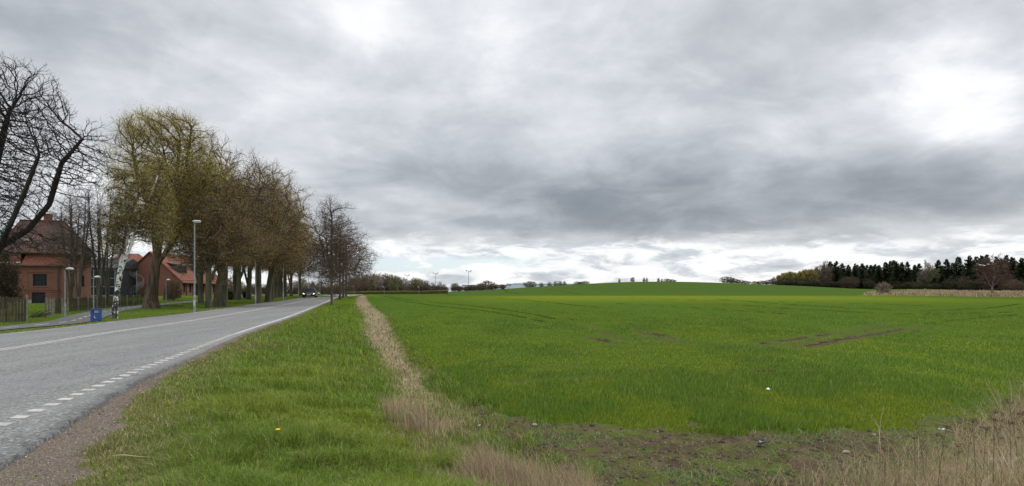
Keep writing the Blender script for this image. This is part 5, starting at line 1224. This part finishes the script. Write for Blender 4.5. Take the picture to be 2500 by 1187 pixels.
# underwood: shrubs filling the foot of the wood
US2 = [bush('shrub', 3.2, 2.0, 420, 5000, ((.055, .070, .030), (.035, .045, .02)), .10, tipr=.018, bark=M['barkdark'])]
US = [bush('shrub', 3.2, 2.0, 420, 3500, ((.085, .062, .036), (.055, .045, .025)), .09, tipr=.018), bush('shrub', 3.0, 2.2, 420, 4500, ((.06, .075, .025), (.04, .05, .018)), .09, tipr=.018)]
for i, u in enumerate(list(np.arange(560, 865, 10.)) + list(np.arange(868, 1245, 9.5))):
    D_ = 252 + rng.uniform(-5, 8) if u < 1070 else 292 + rng.uniform(0, 8)
    if u > 1085 and rng.random() < .3: continue
    k = int(rng.random() < (.3 if u < 1070 else .1))
    place(US, k, u + rng.uniform(-3, 3), None, D_, s=(1.0 if u < 1080 else .8) * rng.uniform(.8, 1.15), label=f"{'brown' if k == 0 else 'dark green'} undergrowth shrub {zone_of(u)}", group='shrubs at the foot of the far wood', cat='bush')
# clipped hedge along the far end of the field
n_ = 42000; q = rng.random(n_); ang = rng.random(n_); u_ = 842 + 252 * q; D_ = 232 + rng.uniform(-.7, .7, n_); x_ = (u_ - 1250) / F * D_; C = np.stack([x_, D_, Hf(x_, D_) + 1.15 * (1 - rng.random(n_) ** 1.8) * (.85 + .25 * fbm(x_, x_ * 0, .4, 2, 5))], 1)
V, Q, cc = leaves(C, .13, ((.27, .26, .07), (.13, .15, .045)), n_, .04); o_ = mesh('hedge', V, Q, M['leaf']); attr(o_, 'tint', cc); tag(o_, 'long low clipped hedge at the far end of the green field', 'hedge')
m = MB(); m.tube([((u - 1250) / F * 232, 232, H((u - 1250) / F * 232, 232) + .4) for u in np.arange(842, 1095, 6.)], .4, 6); hc = m.build('stems', M['twigbrown'], o_)

# conifers
def conifer(hh, wid, seedk, dens=1.):
    r_ = np.random.default_rng(seedk); V = []; Fc = []; colr = []; B_ = MB(); root = empty('conifer', (0, 0, 0), 0, '', 'conifer')
    B_.tube([(0, 0, -.5), (0, 0, hh * .5), (0, 0, hh * .98)], [hh * .016, hh * .009, .02], 7)
    z = hh * .03
    while z < hh * .97:
        f = (z - hh * .10) / (hh * .87); R_ = wid * max(0, 1 - f) ** .78 * (.82 + .34 * r_.random()) * (1 if f > .12 else .75); nb = int(5 + 4 * r_.random() + 3 * (1 - f))
        for j in range(nb):
            a = r_.uniform(0, 6.283); L = R_ * r_.uniform(.55, 1.1) + .12; c, s = math.cos(a), math.sin(a); rise = .10 + .55 * f; kk_ = max(4, int(L / .34 * dens)); z_ = z + r_.uniform(-.25, .25)
            B_.tube([(0, 0, z_), (c * L * .8, s * L * .8, z_ + L * rise * .6)], [.035, .015], 3, False)
            for i in range(kk_):
                t = (i + .6) / kk_; px_, py_, pz_ = c * L * t, s * L * t, z_ + L * (rise * t - .35 * t * t * (1 - f))
                for sgn in (-1, 1):
                    sp = (.55 * (1 - .45 * t)) * r_.uniform(.6, 1.25) * min(1, L * .6 + .25); dxx, dyy = -s * sgn * sp + c * sp * .55, c * sgn * sp + s * sp * .55; dr = -r_.uniform(.05, .42)
                    b = len(V); wv = .20 * r_.uniform(.7, 1.3)
                    V += [(px_ - c * wv * .5, py_ - s * wv * .5, pz_), (px_ + c * wv, py_ + s * wv, pz_ + .03), (px_ + dxx + c * .1, py_ + dyy + s * .1, pz_ + dr), (px_ + dxx - c * .1, py_ + dyy - s * .1, pz_ + dr - .12)]
                    Fc.append([b, b + 1, b + 2, b + 3]); q = r_.uniform(.65, 1.3); colr += [(.030 * q, .042 * q, .018 * q)] * 4
            b = len(V); V += [(c * L, s * L, z_ + L * rise * .8), (c * (L + .3), s * (L + .3), z_ + L * rise * .8 + .12), (c * L * .85, s * L * .85, z_ + L * rise * .8 + .25)]; Fc.append([b, b + 1, b + 2, b + 2]); colr += [(.034, .048, .02)] * 3
        z += hh * .024 * r_.uniform(.8, 1.3) + .05
    B_.build('trunk', M['barkdark'], root); Fc = [f if f[3] != f[2] else f[:3] for f in Fc]; o_ = mesh('foliage', V, Fc, M['needle'], root); attr(o_, 'tint', np.array(colr))
    return root
CF = [conifer(17, 4.2, 1), conifer(17, 3.5, 2), conifer(17, 4.0, 3, .9), conifer(17, 3.8, 4)]
tips = [(2012, 645), (2027, 637), (2042, 636), (2056, 641), (2071, 645), (2088, 642), (2105, 642), (2126, 646), (2136, 643), (2146, 646), (2162, 638), (2174, 635), (2182, 634), (2189, 637), (2201, 638), (2215, 637), (2233, 646), (2244, 642),
        (2291, 633), (2311, 631), (2326, 640), (2340, 625), (2367, 622), (2383, 624), (2396, 622), (2409, 619), (2432, 624), (2444, 630), (2457, 620), (2472, 625), (2495, 627), (2520, 624), (2550, 620), (2580, 628)]
DCf = lambda u: float(np.interp(u, [1990, 2150, 2300, 2500], [372, 362, 325, 275]))
def where_con(u): return ('left of the bare pale bush' if u < 2130 else 'behind the pale bush' if u < 2190 else 'between the pale bush and the gap' if u < 2260 else 'right of the gap in the wood' if u < 2360 else 'around the brown tree at the right')
def put_con(u, v, D_, k, lb, wsc=1.):
    x = (u - 1250) / F * D_; z0 = H(x, D_) - .3; hh = ZC + (HV - v) / F * D_ - z0
    p = CF[k] if id(CF[k]) not in used else copy_tree(CF[k]); used.add(id(CF[k])); s = hh / 17.; p.location = (x, D_, z0); p.rotation_euler = (0, 0, rng.uniform(0, 6.28)); p.scale = (max(s, .85) * wsc, max(s, .85) * wsc, s); tag(p, lb, 'conifer', 'dark conifers of the wood on the right')
for i, (u, v) in enumerate(tips): put_con(u, v, DCf(u) + rng.uniform(-4, 4), int(rng.integers(0, 4)), f'tall dark conifer in the front of the wood {where_con(u)}', rng.uniform(1.15, 1.55))
for u in np.arange(2018, 2590, 9.):
    if 2250 < u < 2285: continue
    D_ = DCf(u) + 14 + rng.uniform(-3, 6); put_con(u + rng.uniform(-4, 4), 650 + rng.uniform(-6, 9) - (12 if u > 2350 else 0), D_, int(rng.integers(0, 4)), f'shorter dark conifer inside the wood {where_con(u)}', 1.15)
for u in np.arange(2030, 2590, 17.):
    if 2250 < u < 2285: continue
    D_ = DCf(u) - 4 + rng.uniform(-2, 3); put_con(u + rng.uniform(-4, 4), 672 + rng.uniform(-4, 10), D_, int(rng.integers(0, 4)), f'young conifer at the foot of the wood {where_con(u)}', 1.2)
# broadleaved trees round the conifers
YW = [wood_tree('young_tree', 8, 1.6, 500, 1800, dict(size=.13, cols=((.42, .36, .10), (.28, .25, .07)), n=6500, spread=.28), mat('pale_stems', (.25, .23, .18), (.1, .09, .07), 4), M['twigbrown'], ce=.58, multi=3)]
def put(protos, k, u, v, D_, lb, grp, cat=None, wsc=None, hp=8.):
    x = (u - 1250) / F * D_; z0 = H(x, D_) - .2; hh = ZC + (HV - v) / F * D_ - z0; s = hh / hp; p = place(protos, k, u, None, D_, 1, label=lb, group=grp, cat=cat); q = wsc or max(s, .5); p.scale = (q, q, s); p.location.z = z0; return p
for i, (u, v) in enumerate([(1903, 673), (1911, 668), (1920, 667), (1929, 665), (1938, 666), (1946, 668), (1955, 664), (1962, 661), (1970, 660), (1978, 659), (1986, 660), (1994, 655), (1916, 671), (1934, 669), (1967, 667), (1988, 666)]):
    put(YW, 0, u, v, 366 + (i % 3) * 3, f"yellow green young tree {'at the low left tip' if u < 1915 else 'in the left half' if u < 1945 else 'in the right half' if u < 1975 else 'at the tall right end'} of the thicket left of the conifers", 'young trees left of the conifers', wsc=1.05)
for u, v, k, lb in [(2004, 650, 0, 'bare grey tree at the left edge of the conifers'), (2014, 642, 1, 'tall brown twiggy tree before the first conifers'), (2024, 655, 1, 'lower brown tree before the first conifers'), (2262, 640, 3, 'pale bare tree showing in the gap of the conifer wood'), (2272, 652, 1, 'brown tree in the gap of the conifer wood'), (2254, 660, 1, 'dark twiggy tree at the left side of the gap'), (2280, 658, 2, 'greenish tree low in the gap of the conifers')]:
    put(WT, k, u, v, DCf(u) - 4, lb, 'broadleaved trees among the conifers', wsc=1.35)
for u, v, k, wsc, lb in [(2060, 680, 0, 1.9, 'brown bush at the wood edge left of the pale bush'), (2078, 676, 0, 2.0, 'wide brown bush at the foot of the conifers'), (2355, 676, 0, 1.5, 'rusty brown rounded bush before the conifers left of the brown tree'), (2370, 684, 1, 1.4, 'low olive bush beside the rusty bush'), (2250, 690, 1, 2., 'olive undergrowth bush below the gap'), (2285, 692, 1, 2., 'olive undergrowth bush right below the gap'), (2475, 684, 0, 1.3, 'reddish twiggy bush right of the brown tree'), (2490, 690, 0, 1.2, 'reddish bush at the right edge of the photo')]:
    put(US, k, u, v, DCf(u) - 9 - (70 if u > 2400 else 0), lb, 'bushes at the foot of the conifer wood', cat='bush', wsc=wsc, hp=3.2)
for i, u in enumerate(np.arange(1900, 2110, 9.)):
    put(US2, 0, u, 688 + rng.uniform(-5, 4), 363, f"dark undergrowth shrub {'below the yellow green thicket' if u < 1995 else 'below the first conifers'}", 'shrubs under the young trees and conifers', cat='bush', wsc=1.6, hp=3.2)
for i, u in enumerate(np.arange(2110, 2560, 11.)):
    if rng.random() < .25: continue
    put(US2 if i % 4 else US, 0, u, 697 + rng.uniform(-16, 6), DCf(u) - 5, f"dark undergrowth shrub at the wood's foot {where_con(u)}", 'shrubs under the conifer wood', cat='bush', wsc=1.7, hp=3.2)
rb = tree('brown_tree', [[None, (0, 0, -.3), (.05, 0, 2.2), (.3, 0, 4.2), (.6, 0, 6.5), (.5, 0, 9)], [8, (-.8, 0, 3.2), (-1.8, 0, 5.5)], [9, (1.2, 0, 3.4), (2.6, .3, 5.2)], [12, (1.4, .4, 6.), (2.2, .4, 8)]],
     [(.3, 0, 6.6, 3.9, 3.6, 4.0), (.4, 0, 9., 2.2, 2.2, 1.9), (3.0, 0, 3.9, 3.2, 2., 1.4)], 1900, .24, .012, mat('grey_limbs', (.20, .16, .13), (.10, .08, .07), 2), mat('reddish_twigs', (.12, .068, .048), (.08, .048, .036), 2), (3000, .9), dict(size=.06, cols=((.17, .09, .055), (.12, .065, .042)), n=4500, spread=.2), cut=.075,
     loc=at(2422, 160), label='solitary reddish brown tree standing in the pale grass strip', step=.3, di=2.5, dk=.45, inertia=.7, up=.05)
pb = bush('bush', 3.3, 1.85, 700, 3500, ((.6, .57, .46), (.36, .32, .22)), .05, mat('pale_twig_bark', (.18, .145, .10), (.12, .10, .07), 3), .014, up=.2); pb.location = at(2157, 160); tag(pb, 'pale budding round bush at the left tip of the dry grass strip', 'bush')
# hilltop trees and scrub on the skyline
SK = [wood_tree('skyline_tree', 8, 4.2, 420, 1500, dict(size=.2, cols=((.13, .13, .08), (.09, .09, .055)), n=1400, spread=.3), ce=.62, tip=.035)]
for u, v, D_, k, wsc, lb, hp in [(1192, 686, 480, 'S', 1.4, 'round tree on the skyline left above the white sheds', 8), (1175, 692, 470, 'S', 1., 'smaller tree beside the round skyline tree', 8), (1294, 687.5, 430, 'S', 1.15, 'round tree in front of the low white shed', 8), (1322, 690, 430, 'W', 1, 'thin tree left in the group by the low white shed', 8), (1342, 689, 430, 'W', 1, 'thin tree in the group by the low white shed', 8), (1356, 687, 430, 'W', 1, 'taller thin tree in the group by the low white shed', 8), (1368, 686, 430, 'W', 1., 'twiggy tree on the skyline by the low white shed', 8), (1378, 687, 430, 'W', .9, 'rightmost thin tree by the low white shed', 8),
       (1412, 688, 400, 'S', .8, 'low dark scrub tree on the hill line left of the hilltop', 8), (1426, 687, 400, 'S', .9, 'bigger dark scrub tree on the hill line left of the hilltop', 8), (1512, 680.5, 385, 'W', .45, 'tiny lone tree left on the hilltop', 8), (1544, 677.5, 385, 'S', .35, 'tiny flat topped tree at the centre of the hilltop', 8), (1572, 678, 385, 'W', .55, 'left tree of three twiggy ones on the hilltop', 8), (1579, 678.5, 385, 'W', .5, 'second twiggy tree on the hilltop', 8), (1608, 679, 385, 'W', .6, 'twiggy tree in the middle of the hilltop row', 8), (1616, 681, 385, 'W', .5, 'small twiggy tree next in the hilltop row', 8), (1630, 681, 385, 'S', .6, 'bushy tree at the right end of the hilltop row', 8), (1643, 682.5, 385, 'S', .5, 'low bush at the right end of the hilltop row', 8),
       (1776, 676.5, 385, 'S', 1.1, 'spreading bare tree on the skyline right of the hilltop', 8), (1790, 681, 385, 'S', .9, 'lower bare tree beside the spreading skyline tree', 8), (1806, 684, 385, 'S', .7, 'dark scrub right of the spreading skyline tree', 8), (1822, 686, 385, 'S', .7, 'low scrub on the falling skyline', 8), (1845, 687, 385, 'S', .7, 'dark scrub on the skyline before the thicket', 8), (1862, 686, 385, 'S', .8, 'dark tree on the skyline near the thicket', 8), (1878, 684, 385, 'S', .8, 'dark tree left beside the yellow green thicket', 8), (1892, 680, 380, 'S', .8, 'dark tree touching the yellow green thicket', 8), (1888, 677, 385, 'W', .6, 'thin pale tree above the scrub before the thicket', 8)]:
    put(SK if k == 'S' else WT, 0 if k == 'S' else (3 if u % 2 else 0), u, v, D_, lb, 'trees and scrub on the skyline', wsc=wsc)

# ------------------------------------------------------------------ birds, litter, stones, weeds
def bird(name, p, rz, s, c, label, glide=False):
    r = empty(name, p, rz, label, 'bird'); m_ = mat(name + '_feathers', c, None, 20, .7)
    m = MB().tube([(-.26, 0, -.02), (-.14, 0, .0), (0, 0, .03), (.12, 0, .06), (.19, 0, .10), (.24, 0, .11), (.31, 0, .10)], [.02, .05, .08, .065, .045, .04, .006], 8); m.v = [tuple(Vector(q) * s) for q in m.v]; m.build('body', m_, r, True)
    for sg in (-1, 1):
        if glide: P = [(.10, sg * .05, .06), (.14, sg * .35, .16), (.0, sg * .75, .08), (-.10, sg * .35, .12), (-.08, sg * .05, .04)]
        else: P = [(.08, sg * .075, .06), (.0, sg * .09, .03), (-.30, sg * .03, -.04), (-.1, sg * .085, -.02), (.03, sg * .08, .0)]
        P2 = [(a, b + sg * .004, c_ - .012) for a, b, c_ in P]; mesh('wing', [tuple(Vector(q) * s) for q in P + P2], [[0, 1, 2, 3, 4], [9, 8, 7, 6, 5]] + [[i, i + 5, (i + 1) % 5 + 5, (i + 1) % 5] for i in range(5)], m_, r)
bird('crow', P3(468, 309, 53.5), 2.2, 1.3, (.012, .012, .013), 'black crow perched high in the poplar crown')
for i, (u, v, lb) in enumerate([(2394, 647.5, 'left white gull flying before the conifers'), (2402, 649, 'middle white gull flying before the conifers'), (2413, 646, 'right white gull flying before the conifers')]): bird('gull', P3(u, v, 150), .5 + i, 1.0, (.7, .7, .7), lb, True)
def scrap(u, v, s, mt, name, label, cat, seed=0):
    x, y = hit(u, v); r_ = np.random.default_rng(seed); n_ = 5; P = [((i / (n_ - 1) - .5) * s + r_.uniform(-.1, .1) * s, (j / (n_ - 1) - .5) * s * .7 + r_.uniform(-.1, .1) * s, .05 + abs(r_.normal(0, .22)) * s) for i in range(n_) for j in range(n_)]
    Fq = [[i * n_ + j, (i + 1) * n_ + j, (i + 1) * n_ + j + 1, i * n_ + j + 1] for i in range(n_ - 1) for j in range(n_ - 1)]; o_ = mesh(name, P, Fq, mt, loc=(x, y, H(x, y) + .02)); o_.rotation_euler = (0, 0, seed); so_ = o_.modifiers.new('thickness', 'SOLIDIFY'); so_.thickness = .004; tag(o_, label, cat); return o_
q = scrap(1875, 974, .10, M['paper'], 'paper_scrap', 'crumpled white paper lying in the green crop', 'litter', 1); q.location.z += .14
scrap(1132, 1143, .06, M['paper'], 'paper_scrap', 'small white scrap in the dry grass near the bottom', 'litter', 2).location.z += .05
q = scrap(1862, 1093, .12, M['bluefoil'], 'foil_scrap', 'crumpled bluish foil on the bare headland', 'litter', 3)
scrap(1170, 1050, .05, M['paper'], 'paper_scrap', 'tiny white scrap at the edge of the bare soil', 'litter', 4)
scrap(2300, 1075, .07, M['paper'], 'paper_scrap', 'pale torn scrap among the dry grass at the lower right', 'litter', 6).location.z += .1
# clods and crop residue on the bare headland
X, Y = image_scatter(7000, 1000, 2650, 900, 1300, -.45); Zn, S = zones(X, Y); kp = (Zn[:, 0] > .45) & (Y < 17) & (Zn[:, 2] < .5); X, Y = X[kp], Y[kp]; n_ = len(X); Zc = Hf(X, Y)
sz_ = rng.gamma(2., .008, n_) + .006; oct_ = np.array([(1, 0, 0), (0, 1, 0), (-1, 0, 0), (0, -1, 0), (0, 0, .8), (0, 0, -.6)]); Vc = np.stack([X, Y, Zc], 1)[:, None] + oct_[None] * sz_[:, None, None] * rng.uniform(.5, 1.4, (n_, 6, 1))
Fc = (np.arange(n_)[:, None, None] * 6 + np.array([[0, 1, 4], [1, 2, 4], [2, 3, 4], [3, 0, 4], [1, 0, 5], [2, 1, 5], [3, 2, 5], [0, 3, 5]])[None]).reshape(-1, 3)
o_ = mesh('soil_clods', Vc.reshape(-1, 3), Fc, M['blade']); attr(o_, 'tint', np.repeat(mixc((.15, .11, .075), (.055, .04, .028), rng.random(n_)), 6, 0)); tag(o_, 'brown clods of soil strewn over the bare headland', 'soil', kind='stuff')
X, Y = image_scatter(60000, 1000, 2650, 900, 1300, -.45); Zn, S = zones(X, Y); kp = (Zn[:, 0] > .15) & (Y < 17) & (Zn[:, 2] < .5); X, Y = X[kp], Y[kp]; n_ = len(X)
o_ = blades('crop_residue', X, Y, rng.uniform(.01, .04, n_), np.full(n_, .007), rng.uniform(1.5, 6, n_), mixc((.34, .25, .15), (.10, .07, .045), rng.random(n_)), M['blade'], False); tag(o_, 'dead stalks and roots lying on the bare headland', 'stubble', kind='stuff')
X = rng.uniform(-9, -3, 26000); Y = rng.uniform(4.2, 16, 26000); Zn, S = zones(X, Y); kp = (Zn[:, 3] > .3) & (X > xA(Y) - .05) & (rng.random(len(X)) < .25 + sstep(fbm(X, Y, 2.2, 3, 7), .45, .65)); X, Y = X[kp], Y[kp]; n_ = len(X)
Vc = np.stack([X, Y, Hf(X, Y)], 1)[:, None] + oct_[None] * (rng.gamma(2., .0028, n_) + .003)[:, None, None] * rng.uniform(.6, 1.3, (n_, 6, 1))
Fc = (np.arange(n_)[:, None, None] * 6 + np.array([[0, 1, 4], [1, 2, 4], [2, 3, 4], [3, 0, 4], [1, 0, 5], [2, 1, 5], [3, 2, 5], [0, 3, 5]])[None]).reshape(-1, 3)
gt = mixc((.30, .27, .24), (.12, .10, .085), rng.random(n_)); gt[rng.random(n_) < .12] = (.55, .52, .48); gt[rng.random(n_) < .12] = (.035, .033, .03)
o_ = mesh('loose_gravel', Vc.reshape(-1, 3), Fc, M['blade']); attr(o_, 'tint', np.repeat(gt, 6, 0)); tag(o_, 'loose gravel and grit along the broken road edge', 'gravel', kind='stuff')
def stone(u, v, s, lb, seed):
    x, y = hit(u, v); r_ = np.random.default_rng(seed); m = MB().lathe([(s * .4, -.3 * s), (s * .9, 0), (s, s * .25), (s * .7, s * .6), (s * .2, s * .72)], k=9, sx=1.2, sy=.9); m.v = [tuple(Vector(p) * (1 + r_.uniform(-.12, .12))) for p in m.v]; o_ = m.build('stone', M['stone'], loc=(x, y, H(x, y) + s * .15)); o_.rotation_euler = (0, 0, seed); tag(o_, lb, 'stone', 'stones on the headland')
for i, (u, v, s, lb) in enumerate([(2066, 1107, .045, 'largest pale stone beside the dry grass'), (1949, 1051, .03, 'pale stone at the crop edge right of the foil'), (1305, 1040, .05, 'brown stone at the crop edge'), (1607, 1055, .025, 'small white stone on the soil below the crop edge'), (2134, 1063, .028, 'small pale stone behind the dry stalks'), (1302, 1145, .035, 'orange tinted stone at the edge of the dry grass'), (1263, 1105, .02, 'small pink stone left on the soil')]): stone(u, v, s, lb, i)
x, y = hit(676, 1082); dd = empty('dandelion', (x, y, H(x, y)), 0, 'single yellow dandelion in the verge grass', 'flower'); MB().tube([(0, 0, 0), (.01, 0, .15)], .004, 5).build('stem', M['blade'] and mat('stem_green', (.08, .14, .03)), dd)
MB().lathe([(.008, .145), (.028, .158), (.032, .165), (.015, .172)], (.01, 0, 0), 14).build('flower_head', mat('dandelion_yellow', (.75, .48, .01), None, 40), dd)
x, y = hit(318, 1130); sk = MB().tube([(-.22, .05, .03), (-.08, .02, .045), (.1, -.02, .04), (.3, -.03, .03)], [.005, .006, .005, .003], 6).build('straw_stalk', mat('straw', (.42, .33, .17)), loc=(x, y, H(x, y) + .03)); tag(sk, 'single dry reed stalk lying beside the gravel', 'stalk')
x, y = hit(2452, 1140); sb = MB().tube([(-.55, -.06, .0), (-.25, .0, .05), (.15, .04, .07), (.6, .05, .06)], [.10, .12, .12, .10], 14).build('concrete_pipe', M['concrete'], loc=(x, y, H(x, y) + .02), smooth=True); sb.scale = (.6, .6, .6); tag(sb, 'grey concrete block half buried in dry grass at the lower right corner', 'concrete block')
# dead flower stalks
M['deadstem'] = mat('dead_stem', (.15, .095, .06), (.09, .06, .04), 20)
def stalk(hh, seed):
    r_ = np.random.default_rng(seed); root = empty('dead_weed', (0, 0, 0), 0, '', 'dry weed'); bx_, by_ = r_.uniform(-.12, .12, 2); top = Vector((bx_, by_, hh))
    mid_ = Vector((bx_ * .4, by_ * .4, hh * .55)); m = MB().tube([(0, 0, -.03), mid_, top], [.0055, .0045, .003], 5)
    for j in range(3):
        hd = MB()
        s = mid_.lerp(top, .2 + .25 * j); a = r_.uniform(0, 6.28); e_ = s + Vector((math.cos(a) * .09, math.sin(a) * .09, .16)); m.tube([s, e_], [.003, .002], 4)
        for q in range(7):
            p = e_ + Vector(r_.normal(0, .016, 3)); hd.lathe([(.0015, -.008), (.006, 0), (.004, .007)], p, 5)
        hd.build('seed_head', M['deadstem'], root)
    hd = MB()
    for q in range(16):
        a = r_.uniform(0, 6.28); e_ = top + Vector((math.cos(a), math.sin(a), 0)) * r_.uniform(.01, .07) + Vector((0, 0, r_.uniform(.01, .06))); m.tube([top, e_], .0018, 4); hd.lathe([(.002, -.009), (.0075, 0), (.005, .008)], e_, 5)
    m.build('stem', M['deadstem'], root); hd.build('seed_head', M['deadstem'], root); return root
DW = [stalk(1.0, 1), stalk(.85, 2), stalk(1.1, 3)]
lst = [(1860, 1187, 5.9, .55), (1945, 1187, 6.2, .5), (2020, 1160, 6.4, .6), (2160, 1140, 6.3, .75), (2235, 1130, 6.2, 1.), (2260, 1130, 6.8, .92), (2300, 1140, 6.4, .8), (2330, 1140, 6.1, .85), (2355, 1130, 6.6, .9), (2385, 1120, 6.1, 1.0), (2400, 1120, 7., .95), (2425, 1130, 6.3, .9), (2447, 1130, 6.9, .95), (2470, 1130, 6.2, 1.05), (2490, 1130, 6.6, 1.), (2520, 1130, 6.2, 1.), (2120, 1130, 6.7, .7), (2190, 1130, 6.9, .72), (1790, 1187, 6.1, .45), (2060, 1160, 6.0, .6), (2285, 1130, 5.8, .9)]
for i, (u, v, D_, s) in enumerate(lst): place(DW, i % 3, u, None, D_, s * .80, label=f"dead brown flower stalk {'by the concrete block' if u > 2400 else 'left of the concrete block' if u > 2280 else 'near the pale torn scrap' if u > 2150 else 'at the left end of the bank grass'}, {'knee high' if s < .65 else 'waist high' if s < .93 else 'one of the tallest'}", group='dead stalks on the bank')
for i, (u, v) in enumerate([(905, 800), (925, 830), (940, 850), (952, 862), (975, 880), (945, 800), (990, 905), (1010, 925), (1050, 960), (1135, 985), (1155, 990), (1092, 975), (965, 850), (930, 812), (1000, 940)]): place(DW, i % 3, u, v + 8, s=.62, label='dead brown flower stalk standing in the dry ditch strip', group='dead stalks along the ditch')
